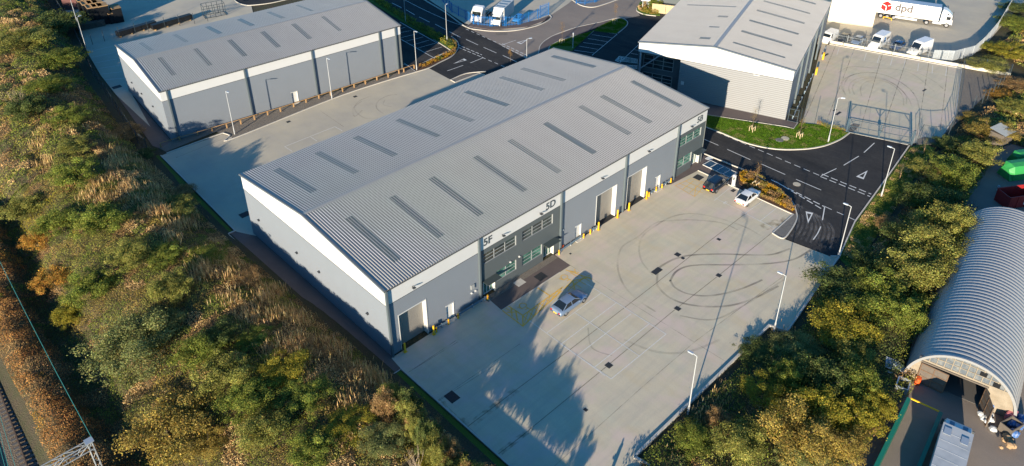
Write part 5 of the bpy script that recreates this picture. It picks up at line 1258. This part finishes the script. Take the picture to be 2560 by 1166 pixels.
# ------------------------------------------------------------------ fences and gates
def mesh_fence(name,label,px,h,mt='mesh_light',world=False,step=2.6,post='dark_metal',lean=None,pw=.04,rails=()):
    P=px if world else GP(px); x0,y0=P[0]; o=thing(name,label,'fence',(x0,y0,0)); Q=[Vector((x-x0,y-y0)) for x,y in P]
    b=MB(); pts=[]
    for a,c in zip(Q[:-1],Q[1:]):
        n=max(1,int(round((c-a).length/step)))
        for k in range(n): pts.append(a.lerp(c,k/n))
    pts.append(Q[-1]); zs=[ter(p.x+x0,p.y+y0) for p in pts]; zs=[max(0,z) for z in zs]
    for p,z in zip(pts,zs): MB().box(p.x-pw,p.x+pw,p.y-pw,p.y+pw,z-.1,z+h+.08).build('post',M[post],o)
    vs=[(p.x,p.y,z+.05) for p,z in zip(pts,zs)]+[(p.x,p.y,z+h) for p,z in zip(pts,zs)]; n=len(pts); b.add(vs,[(i,i+1,n+i+1,n+i) for i in range(n-1)]); b.build('mesh_panel',M[mt],o)
    if rails:
        b=MB()
        for i in range(n-1):
            for rz in rails: b.bar((pts[i].x,pts[i].y,zs[i]+rz),(pts[i+1].x,pts[i+1].y,zs[i+1]+rz),.05,.05)
        b.build('rail',M[post],o)
    return o
mesh_fence('mesh_fence','dark mesh fence along the foot of the embankment beside the upper left unit',[(-1.6,62.0),(-1.6,66),(2.2,97),(7.0,122),(9.4,140),(14,175)],2.4,'mesh_fence',world=True,step=3)
mesh_fence('mesh_fence','thin mesh fence between the side yard and the far yard at upper left',[(220,133),(232,112),(262,104),(300,95),(340,86),(372,80),(414,71),(450,65),(487,60),(520,54)],2.4,'mesh_light',step=3.6)
mesh_fence('mesh_fence','mesh fence closing the compound along the lawn, left of the gate',[(2000,305),(2036,311),(2080,320),(2112,327)],2.4,'mesh_light',step=3.2,pw=.03)
mesh_fence('mesh_fence','mesh fence round the right hand corner of the compound',[(2290,362),(2300,345),(2330,350),(2368,347),(2388,300),(2400,230),(2404,178)],2.4,'mesh_light',step=2.7,pw=.03,rails=(2.35,))
mesh_fence('mesh_fence','mesh fence across the gravel corner beyond the compound',[(2432,272),(2455,258),(2480,240),(2505,215),(2523,192)],2.4,'mesh_light',step=2.4)
mesh_fence('mesh_fence','tall mesh fence standing along the low wall behind the compound',[(2056,106),(2160,124),(2300,150),(2400,167),(2522,189)],2.3,'mesh_light',step=4.2)
# compound gates
gl_,gr=Vector(G(2116,331)),Vector(G(2278,363)); d=gr-gl_; L=d.length; o=thing('compound_gate','steel framed double gate closing the compound above the road','gate',(gl_.x,gl_.y,0),math.atan2(d.y,d.x))
for x in (0,L): MB().box(x-.14,x+.14,-.14,.14,0,2.6).build('gate_post',M['steel_dark'],o)
for s in (0,1):
    xa,xb=(.25,L/2-.06) if s==0 else (L/2+.06,L-.25)
    b=MB()
    for z in (.15,1.25,2.4): b.box(xa,xb,-.05,.05,z-.035,z+.035)
    for x in (xa,xb): b.box(x-.045,x+.045,-.055,.055,.1,2.44)
    for k in (1,2): x=xa+(xb-xa)*k/3; b.box(x-.02,x+.02,-.03,.03,.15,2.4)
    b.bar((xa if s==0 else xb,0,1.8),((xa+.8) if s==0 else (xb-.8),0,2.4),.07,.07); b.bar((xb if s==0 else xa,0,1.8),((xb-.7) if s==0 else (xa+.7),0,2.4),.07,.07)
    b.bar((xa if s==0 else xb,0,1.25),((xa+1.4) if s==0 else (xb-1.4),0,.15),.05,.05)
    lf=b.build('gate_leaf',M['steel_dark'],o); b=MB(); b.add([(xa,.0,.15),(xb,.0,.15),(xb,.0,2.4),(xa,.0,2.4)],[(0,1,2,3)]); b.build('mesh_panel',M['mesh_light'],lf)
b=MB(); b.box(L/2-.22,L/2+.22,-.12,.12,1.1,1.45); b.build('lock_box',M['steel_dark'],o)
p,q=Vector(G(1969,303)),Vector(G(1992,308)); d=q-p; o=thing('side_gate','small steel gate between the right unit corner and the compound fence','gate',(p.x,p.y,0),math.atan2(d.y,d.x)); b=MB()
for x in (0,d.length): b.box(x-.05,x+.05,-.05,.05,0,2.4)
for z in (.1,1.2,2.3): b.box(.05,d.length-.05,-.04,.04,z-.04,z+.04)
b.build('frame',M['dark_metal'],o)
island('gravel_bed','gravel',GP([(2116,332),(2119,318),(2135,310),(2150,313),(2138,327),(2125,333)]),.06)
island('gravel_bed','gravel',GP([(2290,362),(2293,350),(2310,343),(2350,350),(2354,346),(2345,362)]),.06)
# palisades
def palisade(name,label,px,h,m,step=.17,world=False,pst=2.75,base=0,wd=.07):
    P=px if world else GP(px); x0,y0=P[0]; o=thing(name,label,'fence',(x0,y0,base)); Q=[Vector((x-x0,y-y0)) for x,y in P]; b=MB(); r=MB()
    for a,c in zip(Q[:-1],Q[1:]):
        L=(c-a).length; d=(c-a)/L; ang=math.atan2(d.y,d.x)
        for k in range(int(L/step)):
            p=a+d*(k+.5)*step; Mx=Matrix.Translation((p.x,p.y,0))@Matrix.Rotation(ang,4,'Z'); b.add([tuple(Mx@Vector(v)) for v in ((-wd/2,0,.05),(0,-.025,.05),(wd/2,0,.05),(wd/2,0,h-.12),(0,-.025,h),(-wd/2,0,h-.12))],[(0,1,4,5),(1,2,3,4)])
        for z in (.4,h-.45): r.bar((a.x,a.y,z),(c.x,c.y,z),.05,.06)
        for k in range(int(L/pst)+1):
            p=a+d*min(L,k*pst); MB().box(p.x-.05,p.x+.05,p.y-.05,p.y+.05,0,h-.05).build('post',M[m],o)
    b.build('pales',M[m],o); r.build('rail',M[m],o); return o
palisade('palisade_fence','blue palisade fence in front of the parked lorries',[(1168,52),(1184,62),(1195,64),(1230,68),(1265,67),(1300,63),(1322,56),(1350,46)],2.4,'blue_steel',.34)
palisade('palisade_fence','blue open palisade gate folded back at the lorry park entrance',[(1350,46),(1372,38)],3.0,'blue_steel',.22)
palisade('palisade_fence','blue palisade fence on the far side of the lorry park entrance',[(1440,10),(1462,12),(1490,6),(1530,-12)],2.6,'blue_steel',.3)
palisade('palisade_fence','blue palisade fence in deep shade along the lorry park at the top',[(1100,-2),(1130,32),(1168,52)],2.4,'blue_steel',.34)
palisade('palisade_fence','grey palisade fence behind the compound wall, in front of the parked vans',[(2046,98),(2160,119),(2280,142),(2330,151)],2.0,'steel_pale',.24,wd=.045)
palisade('palisade_fence','pale grey close palisade fence bending round the depot yard corner',[(2330,151),(2380,153),(2430,140),(2455,118),(2475,95),(2492,74),(2512,40),(2527,15)],2.2,'galv',.15,wd=.12)
palisade('palisade_fence','weathered timber paling fence under the blue roof at the top',[(1630,32),(1664,36),(1700,40)],2.2,'wood_grey' if 'wood_grey' in M else 'stake',.16,wd=.13)
# white sign by the rear entrance
a,c=Vector(G(1605,22)),Vector(G(1622,24)); d=c-a; o=thing('signboard','blank white signboard on two posts at the top of the picture','sign',(a.x,a.y,0),math.atan2(d.y,d.x)); L=d.length
for x in (.1,L-.1): MB().box(x-.06,x+.06,-.06,.06,0,4.4).build('post',M['galv'],o)
MB().box(-.3,L+.3,-.10,-.065,1.9,4.5).build('board',M['car_white'],o)
# blue-roofed building at the top
p=G(1665,28); o=thing('blue_roofed_building','small building with a pale blue pitched roof behind the paling fence','building',(p[0],p[1],0),R_(20))
MB().box(1,14,-6,5,0,3.2).build('wall',M['clad_dark'],o); b=MB(); b.add([(.7,-6.3,3.15),(14.3,-6.3,3.15),(14.3,5.3,3.15),(.7,5.3,3.15),(.7,-.5,4.9),(14.3,-.5,4.9)],[(0,1,5,4),(2,3,4,5),(0,4,3),(1,2,5)]); b.build('roof',M['roof_blue'] if 'roof_blue' in M else M['car_silver'],o)
MB().box(.93,.995,1.5,3.5,0,2.3).build('door',M['white_metal'],o)
o=shrub('green',1640,14,16,'green shrub behind the white signboard',h=1.1)
for u,v,l in ((1462,116,'small white lighting bollard at the rear car park edge'),):
    x,y=G(u-30,v+5); o=thing('light_bollard',l,'bollard',(x,y,0)); MB().tube((0,0,0),(0,0,3.0),.1,.09,8).build('post',M['galv'],o); MB().tube((0,0,3.0),(0,0,3.3),.15,.12,8).build('cap',M['galv'],o)
# ------------------------------------------------------------------ drain covers
def cover(u,v,w_,d_,label,m='black_iron',ang=0.,z=.02):
    w_*=.85; d_*=.85; x,y=G(u,v); o=MB(); Mx=Matrix.Translation((x,y,0))@Matrix.Rotation(ang,4,'Z'); o.box(-w_/2,w_/2,-d_/2,d_/2,.0,z,Mx); q=o.build('drain_cover',M[m]); tag(q,label,'drain cover'); return q
for a in [(1642,678,1.7,.9,'largest black drain cover, on the dark tyre ring in the yard'),(1694,637,.8,.8,'black drain cover above the large one, at the inner tyre rings'),(1707,646,.5,.5,'small black drain cover just right of another inside the tyre rings'),(1797,599,.5,.6,'black drain cover in the yard nearest the white coupe'),(1797,689,.7,.7,'black drain cover on the joint inside the inner tyre ring'),(1694,772,.7,.8,'black drain cover at the right end of the white bay grid'),(1522,914,.8,.8,'black drain cover at the lower corner of the white bay grid'),(1464,1025,.4,.5,'small black drain cover among the tree shadow tips'),(1130,993,1.3,1.6,'large dark drain cover in the shaded yard corner'),(1352,692,1.6,1.4,'black mat shaped cover on the dark entrance path'),(1746,444,1.5,1.4,'black cover beside the yellow hatching near the black car'),(2065,138,2.2,.5,'long black drain grating at the top left of the compound'),(2096,284,1.9,.5,'long black drain grating behind the lawn lamp post'),(2087,276,1.2,.4,'short black drain grating beside the lawn lamp post'),(2311,226,1.6,.4,'black drain grating at the right of the compound'),(1243,699,.3,.3,'tiny drain cap near the barrier rail'),(1426,635,.3,.3,'tiny drain cap right of the entrance path'),(292,218,1.8,1.4,'dark drain cover in the side yard of the upper left unit'),(888,242,.8,.7,'drain cover below the gravel strip near the white door'),(721,305,.8,.7,'drain cover below the gravel strip, left one'),(612,537,1.6,1.4,'drain cover in the back yard by the main unit corner'),(1833,477,.9,.6,'dark cover beside the white coupe')]: cover(*a)
cover(1299,707,1.5,1.2,'pale square inspection cover on the dark entrance path','kerb'); cover(1774,396,1.5,1.0,'white inspection cover at the right hand entrance','white_paint',z=.03)
for u,v,l in ((1949,351,'dark cover in the lawn, left of a pair'),(1963,347,'pale cover in the lawn, right of a pair')):
    x,y=G(u,v,.1); b=MB(); b.tube((x,y,.05),(x,y,.2),.75,.6,12); tag(b.build('drain_cover',M['pavers' if u<1955 else 'concrete_grey']),l,'drain cover')
b=MB(); x,y=G(1992,461); b.tube((x,y,0),(x,y,.018),.55,.55,12); tag(b.build('drain_cover',M['concrete_grey']),'round pale cover in the road by the planting bed','drain cover')
# ------------------------------------------------------------------ stacks in the far yard
def stack(u,v,label,L,D,H,zang,rows=(3,3),m='pallet'):
    x,y=G(u,v); o=thing('pallet_stack',label,'pallet stack',(x,y,0),zang,'stacks in the far yard')
    MB().box(.04,L-.04,.04,D-.04,.05,H-.22).build('load',M['black_wrap'],o)
    b=MB()
    for z in (H-.20,H-.06): b.box(0,L,0,D,z,z+.05)
    for q in (0,D/2-.06,D-.12): b.box(0,L,q,q+.12,H-.15,H-.06)
    b.build('top_pallet',M[m],o); MB().box(0,L,0,D,0,.045).build('base_pallet',M[m],o)
A_=R_(-7)
for i,(u,v) in enumerate(((231,68),(245,66),(258,64))):
    for j in range(3):
        x,y=G(u,v); q=Vector((x,y))+Vector((0,j*3.0)); o=thing('pallet_stack',f"black wrapped stack with pale timber top, {['left','middle','right'][i]} column, {['front','second','rear'][j]} row of the tall block",'pallet stack',(q.x,q.y,0),A_,'stacks in the far yard')
        MB().box(.05,2.0,.05,2.8,.05,4.0).build('load',M['black_wrap'],o); b=MB(); b.box(0,2.05,0,2.85,4.05,4.1); b.box(0,2.05,0,.14,4.1,4.25); b.box(0,.14,.14,2.85,4.1,4.25); b.build('top_pallet',M['pallet'],o); 
for (u,v,l,H) in ((277,62,'lower black stack right of the tall block, left one',2.2),(289,60,'lower black stack right of the tall block, right one',3.2)):
    x,y=G(u,v); o=thing('pallet_stack',l,'pallet stack',(x,y,0),A_,'stacks in the far yard'); MB().box(.05,1.9,.05,3.2,.05,H).build('load',M['black_wrap'],o); b=MB(); b.box(0,1.95,0,3.25,H+.05,H+.1); b.box(0,.14,0,3.25,H+.1,H+.22); b.build('top_pallet',M['pallet'],o)
x,y=G(203,78); o=thing('pallet_stack','low flat stack of dark pallets left of the tall block','pallet stack',(x,y,0),A_,'stacks in the far yard')
for k in range(5): MB().box(0,5.0,0,8-.3*k,.28*k,.28*k+.18).build('pallet',M['old_timber'],o)
for k,(u,v,L,l) in enumerate(((297,96,8.5,'long dark steel beam bundle behind the upper left unit, left one'),(385,79,9.,'long dark steel beam bundle behind the upper left unit, right one'))):
    x,y=G(u,v); o=thing('beam_bundle',l,'beams',(x,y,0),R_(4)); MB().box(0,L,0,1.2,.3,1.3).build('beams',M['black_wrap'],o)
    for q in range(4): MB().box(.4+q*(L-1)/3,.6+q*(L-1)/3,-.1,1.3,0,.3).build('bearer',M['pallet'],o)
p=Vector(G(514,48)); q=Vector(G(566,38)); d=q-p; o=thing('steel_cage','empty black steel frame cage behind the ridge of the upper left unit','frame',(p.x,p.y,0),math.atan2(d.y,d.x)); L=d.length; b=MB()
for yy in (0,2.4):
    for x in np.linspace(0,L,5): b.box(x-.05,x+.05,yy-.05,yy+.05,0,2.8)
    for z in (.1,1.4,2.8): b.box(0,L,yy-.04,yy+.04,z-.04,z+.04)
for x in (0,L):
    for z in (.1,2.8): b.box(x-.04,x+.04,.05,2.35,z-.04,z+.04)
b.build('frame',M['dark_metal'],o)
# ------------------------------------------------------------------ scrap yard pieces
def skip(u,v,label,m,L,W_,H,ang,txt=None,dome=False,z=0.):
    x,y=G(u,v,z); o=thing('skip',label,'skip',(x,y,0),ang); b=MB(); t=.08
    if dome:
        rings=[]
        for xx,s in ((0,.6),(.5,1),(L,1)):
            rings.append([(xx,-W_/2,0),(xx,W_/2,0),(xx,W_/2*s,H*.55),(xx,W_/2*.7*s,H*.95*max(.75,s)),(xx,0,H*max(.7,s)),(xx,-W_/2*.7*s,H*.95*max(.75,s)),(xx,-W_/2*s,H*.55)])
        loft(b,rings); b.build('tank',M[m],o)
    else:
        b.box(0,L,-W_/2,-W_/2+t,.15,H); b.box(0,L,W_/2-t,W_/2,.15,H); b.box(0,t,-W_/2+t,W_/2-t,.15,H); b.box(L-t,L,-W_/2+t,W_/2-t,.15,H); b.box(0,L,-W_/2,W_/2,.05,.15)
        b.build('body',M[m],o); b=MB()
        for k in range(6): x_=L*k/5; b.box(min(x_,L-.1),min(x_,L-.1)+.1,-W_/2-.07,-W_/2-.003,.1,H)
        b.box(-.05,L+.05,-W_/2-.09,-W_/2-.003,H,H+.1); b.box(-.05,L+.05,W_/2-.09,W_/2+.05,H,H+.1); b.build('ribs',M[m],o)
    if txt: text(txt,1.1,M['logo_white'],o,Matrix.Translation((2.3,-W_/2-.075,.55))@Matrix.Rotation(R_(90),4,'X'),'lettering',.004,0,.03)
    return o
skip(2500,512,'red open skip with white lettering behind the barrel roof','skip_red',6.5,2.4,1.9,R_(-32)*1.0,'Biffa')
skip(2507,443,'rounded bright green container above the red skip','skip_green',7,2.5,2.3,R_(-32),dome=True)
skip(2530,408,'second green container partly behind the first, at the right edge','skip_green',7,2.2,1.8,R_(-32),dome=True)
x,y=G(2500,372,0); o=thing('corrugated_shed','small shed with a pale corrugated lean-to roof at the right edge','shed',(x,y,0),R_(-12))
b=MB(); n=24; X=[k*.14 for k in range(n+1)]; b.add([(q*.9,-.2,2.2+(.06 if k%2 else 0)) for k,q in enumerate(X)]+[(q*.9,2.4,2.6+(.06 if k%2 else 0)) for k,q in enumerate(X)],[(i,i+1,n+2+i,n+1+i) for i in range(n)]); b.build('roof',M['steel_pale'],o); MB().box(.1,2.9,0,2.2,0,2.1).build('wall',M['old_timber'],o)
def gw(pts,label,h=1.5):
    P=[G(u,v,h) for u,v in pts]; x0,y0=P[0]; b=MB(); Q=[(x-x0,y-y0) for x,y in P]; o=thing('green_wall',label,'wall',(x0,y0,0)); b.wall(Q,.35,0,h); b.build('wall',M['green_metal'],o); return o
def ext(a,c,k): return (a[0]+(c[0]-a[0])*k,a[1]+(c[1]-a[1])*k)
gw([(2273,995),ext((2273,995),(2190,1166),1.6)],'long green steel wall at the edge of the scrub, left of the workshop yard')
gw([(2353,1030),ext((2353,1030),(2298,1166),1.6)],'green steel wall beside the grey canvas lorry')
a,c=G(2276,996,.9),G(2350,1030,.9); b=MB(); b.bar((*a,.9),(*c,.9),.12,.12); b.box(a[0]-.05,a[0]+.05,a[1]-.05,a[1]+.05,0,.84); b.box(c[0]-.05,c[0]+.05,c[1]-.05,c[1]+.05,0,.84); tag(b.build('yellow_rail',M['yellow_post']),'rusty yellow rail linking the ends of the two green walls','rail')
x,y=G(2253,975); o=thing('concrete_trough','open concrete tank at the top end of the long green wall','tank',(x,y,0),.2); b=MB(); b.box(-.8,.8,-.6,-.48,0,1.0); b.box(-.8,.8,.48,.6,0,1.0); b.box(-.8,-.68,-.48,.48,0,1.0); b.box(.68,.8,-.48,.48,0,1.0); b.box(-.68,.68,-.48,.48,0,.2); b.build('tank',M['galv'],o)
x,y=G(2292,960); b=MB(); b.tube((x,y,0),(x,y,.8),.28,.25,12); b.tube((x,y,.8),(x,y,.85),.29,.29,12); tag(b.build('bin',M['orange']),'small orange red bin in front of the workshop left door','bin')
for k,(u,v,l) in enumerate(((2225,912,'slatted pale pallet lying in the scrub beside the barrel roof, left one'),(2250,922,'slatted pale pallet lying in the scrub beside the barrel roof, right one'))):
    x,y=G(u,v,.6); b=MB()
    for q in range(7): b.box(-.7+q*.2,-.58+q*.2,-.5,.5,.06,.10)
    for q in (-.5,0,.42): b.box(-.7,.62,q,q+.08,0,.06)
    o=b.build('pallet',M['galv']); o.location=(x,y,.75); o.rotation_euler=(.2,-.25,.4+k); tag(o,l,'pallet')
def bagheap(u,v,label,m,s,n,seed):
    x,y=G(u,v,.3); rs=np.random.RandomState(seed); b=MB()
    for _ in range(n):
        c=np.array([rs.normal()*s*.45,rs.normal()*s*.35,abs(rs.normal())*s*.3+.15]); r=rs.uniform(.2,.42)*s; K=7
        ring=[[(c[0]+r*math.sin(t)*math.cos(a)*rs.uniform(.8,1.15),c[1]+r*math.sin(t)*math.sin(a)*rs.uniform(.8,1.15),max(.02,c[2]+r*.8*math.cos(t))) for a in np.linspace(0,2*math.pi,K,endpoint=False)] for t in np.linspace(.15,math.pi-.15,6)]
        loft(b,ring)
    o=b.build('waste_heap',M[m]); o.location=(x,y,0); tag(o,label,'waste heap'); return o
bagheap(2468,1048,'pale plastic sheeting heap in front of the open workshop door','canvas_grey',1.1,10,2); bagheap(2466,1032,'blue plastic bags on top of the pale sheeting heap','tarp_blue',.8,5,4)
bagheap(2548,1070,'white and blue bag pile at the right edge','tarp_blue',1.2,10,3); bagheap(2522,1100,'torn brown cardboard heap near the right edge','cardboard',1.0,10,6)
bagheap(2225,935,'scattered plastic litter in the scrub below the pallets','canvas_grey',.5,9,8); bagheap(2470,530,'pale bags at the far end of the barrel roof','tarp_blue',.9,5,9); bagheap(2497,474,'white bag beside the red skip','canvas_grey',.8,3,10)
x,y=G(2522,1078); o=thing('open_skip','open dark metal bin beside the cardboard heap','bin',(x,y,0),-.3); b=MB(); b.box(-.9,.9,-.6,-.52,0,1.1); b.box(-.9,.9,.52,.6,0,1.1); b.box(-.9,-.82,-.52,.52,0,1.1); b.box(.82,.9,-.52,.52,0,1.1); b.build('body',M['old_timber'],o)
x,y=G(2523,1048); b=MB(); b.box(x-.6,x+.6,y-.4,y+.4,.3,.9); b.box(x-.5,x+.5,y-.3,y+.3,.9,1.0); tag(b.build('mattress',M['pink']),'folded pink and white mattress by the workshop right wall','mattress')
# ------------------------------------------------------------------ railway
TZ=-1.45
for k,(xr,l) in enumerate(((0,'nearer the bracken'),(-1.45,'farther from the bracken'),(-4.2,'outermost'))):
    o=MB(); o.bar((RX(-70)+xr,-70,TZ+.16),(RX(84)+xr,84,TZ+.16),.07,.14); o.bar((RX(-70)+xr,-70,TZ+.065),(RX(84)+xr,84,TZ+.065),.15,.03); tag(o.build('rail',M['rail_steel']),f'rusty railway rail at the lower left, {l}','rail')
b=MB(); q=.055
for k in range(200): y=-45+k*.65; b.bar((RX(y)-2.0,y+1.3*q,TZ-.01),(RX(y)+.55,y-1.2*q,TZ-.01),.26,.12)
struct(b.build('sleepers',M['sleeper']))
def wirepath(name,label,pts,r=.03):
    b=MB()
    for p,q in zip(pts[:-1],pts[1:]): b.tube(p,q,r,r,5)
    return tag(b.build(name,M['wire']),label,'cable')
wirepath('overhead_wire','greenish overhead wire running above the bracken to the lattice gantry',[(*G(-60,560,4.2),4.2),(*G(0,655,4.3),4.3),(*G(60,775,4.4),4.4),(*G(140,930,4.5),4.5),(*G(228,1093,4.7),4.7)])
for k,(u0,v0,u1,v1) in enumerate(((0,1040,38,1166),(0,1082,20,1166),(0,1120,12,1166))):
    a,c=G(u0,v0,3.),G(u1,v1,3.); a=Vector(a); c=Vector(c); d=(c-a); p=a-d*4; q=c+d*2; wirepath('overhead_wire',f"{['right','middle','left'][k]} one of three greenish wires above the tracks in the bottom left corner",[(p.x,p.y,3.),(q.x,q.y,3.)],.025)
# lattice gantry
gx,gy=G(222,1103,4.6); o=thing('lattice_gantry','grey steel lattice gantry over the railway at the bottom left','gantry',(gx,gy,0))
b=MB(); 
for s in (-.22,.22):
    for t in (-.22,.22): b.tube((s,t,-1.6),(s*.8,t*.8,4.6),.05,.05,5)
for k in range(9):
    z0=-1.5+k*.68; s=-1 if k%2 else 1; b.tube((-.2*s,-.2,z0),(.2*s,-.2,z0+.68),.03,.03,4); b.tube((-.2,-.2*s,z0),(-.2,.2*s,z0+.68),.03,.03,4); b.tube((.2,-.2*s,z0),(.2,.2*s,z0+.68),.03,.03,4)
b.build('mast',M['steel_pale'],o)
b=MB(); Lb=13
for t in (-.25,.25):
    for z in (3.7,4.5): b.tube((.2,t,z),(-Lb,t,z),.06,.06,5)
n=13
for k in range(n):
    x0_,x1_=-.1-k*Lb/n,-.1-(k+1)*Lb/n; s=k%2
    for t in (-.25,.25): b.tube((x0_,t,3.7 if s else 4.5),(x1_,t,4.5 if s else 3.7),.035,.035,4)
    b.tube((x0_,-.25,4.5),(x1_,.25,4.5),.03,.03,4); b.tube((x0_,-.25,3.7),(x0_,.25,3.7),.03,.03,4)
b.build('boom',M['steel_pale'],o); b=MB(); b.box(-.35,.35,-.35,.35,4.6,4.66); b.build('mast_cap',M['galv'],o)
# person standing just below the frame whose shadow lies on the yard
def person(x,y,label,ang=0):
    me=bpy.data.meshes.new('person'); V=[(0,0,.95),(0,0,1.2),(0,0,1.42),(0,0,1.53),(0,.02,1.66),(-.1,0,.9),(-.11,.01,.5),(-.12,0,.08),(-.12,.13,.04),(.1,0,.9),(.11,.01,.5),(.12,0,.08),(.12,.13,.04),(-.19,0,1.42),(-.25,.03,1.15),(-.18,.25,1.12),(-.1,.33,1.14),(.19,0,1.42),(.25,.03,1.15),(.18,.25,1.12),(.1,.33,1.14)]
    Ed=[(0,1),(1,2),(2,3),(3,4),(0,5),(5,6),(6,7),(7,8),(0,9),(9,10),(10,11),(11,12),(2,13),(13,14),(14,15),(15,16),(2,17),(17,18),(18,19),(19,20)]
    Rr_=[.15,.15,.16,.06,.105,.1,.075,.05,.045,.1,.075,.05,.045,.075,.055,.042,.035,.075,.055,.042,.035]
    me.from_pydata(V,Ed,[]); o=bpy.data.objects.new('person',me); COL.objects.link(o); md=o.modifiers.new('s','SKIN')
    for i,r in enumerate(Rr_): me.skin_vertices[0].data[i].radius=(r,r)
    me.skin_vertices[0].data[0].use_root=True; o.modifiers.new('u','SUBSURF').levels=1; me.materials.append(M['cloth_dark']); o.location=(x,y,0); o.rotation_euler=(0,0,ang); tag(o,label,'person')
    return o
try: person(2.6,-27.0,'person in dark clothes standing beyond the bottom edge, whose shadow crosses the yard')
except Exception as e: print('person',e)
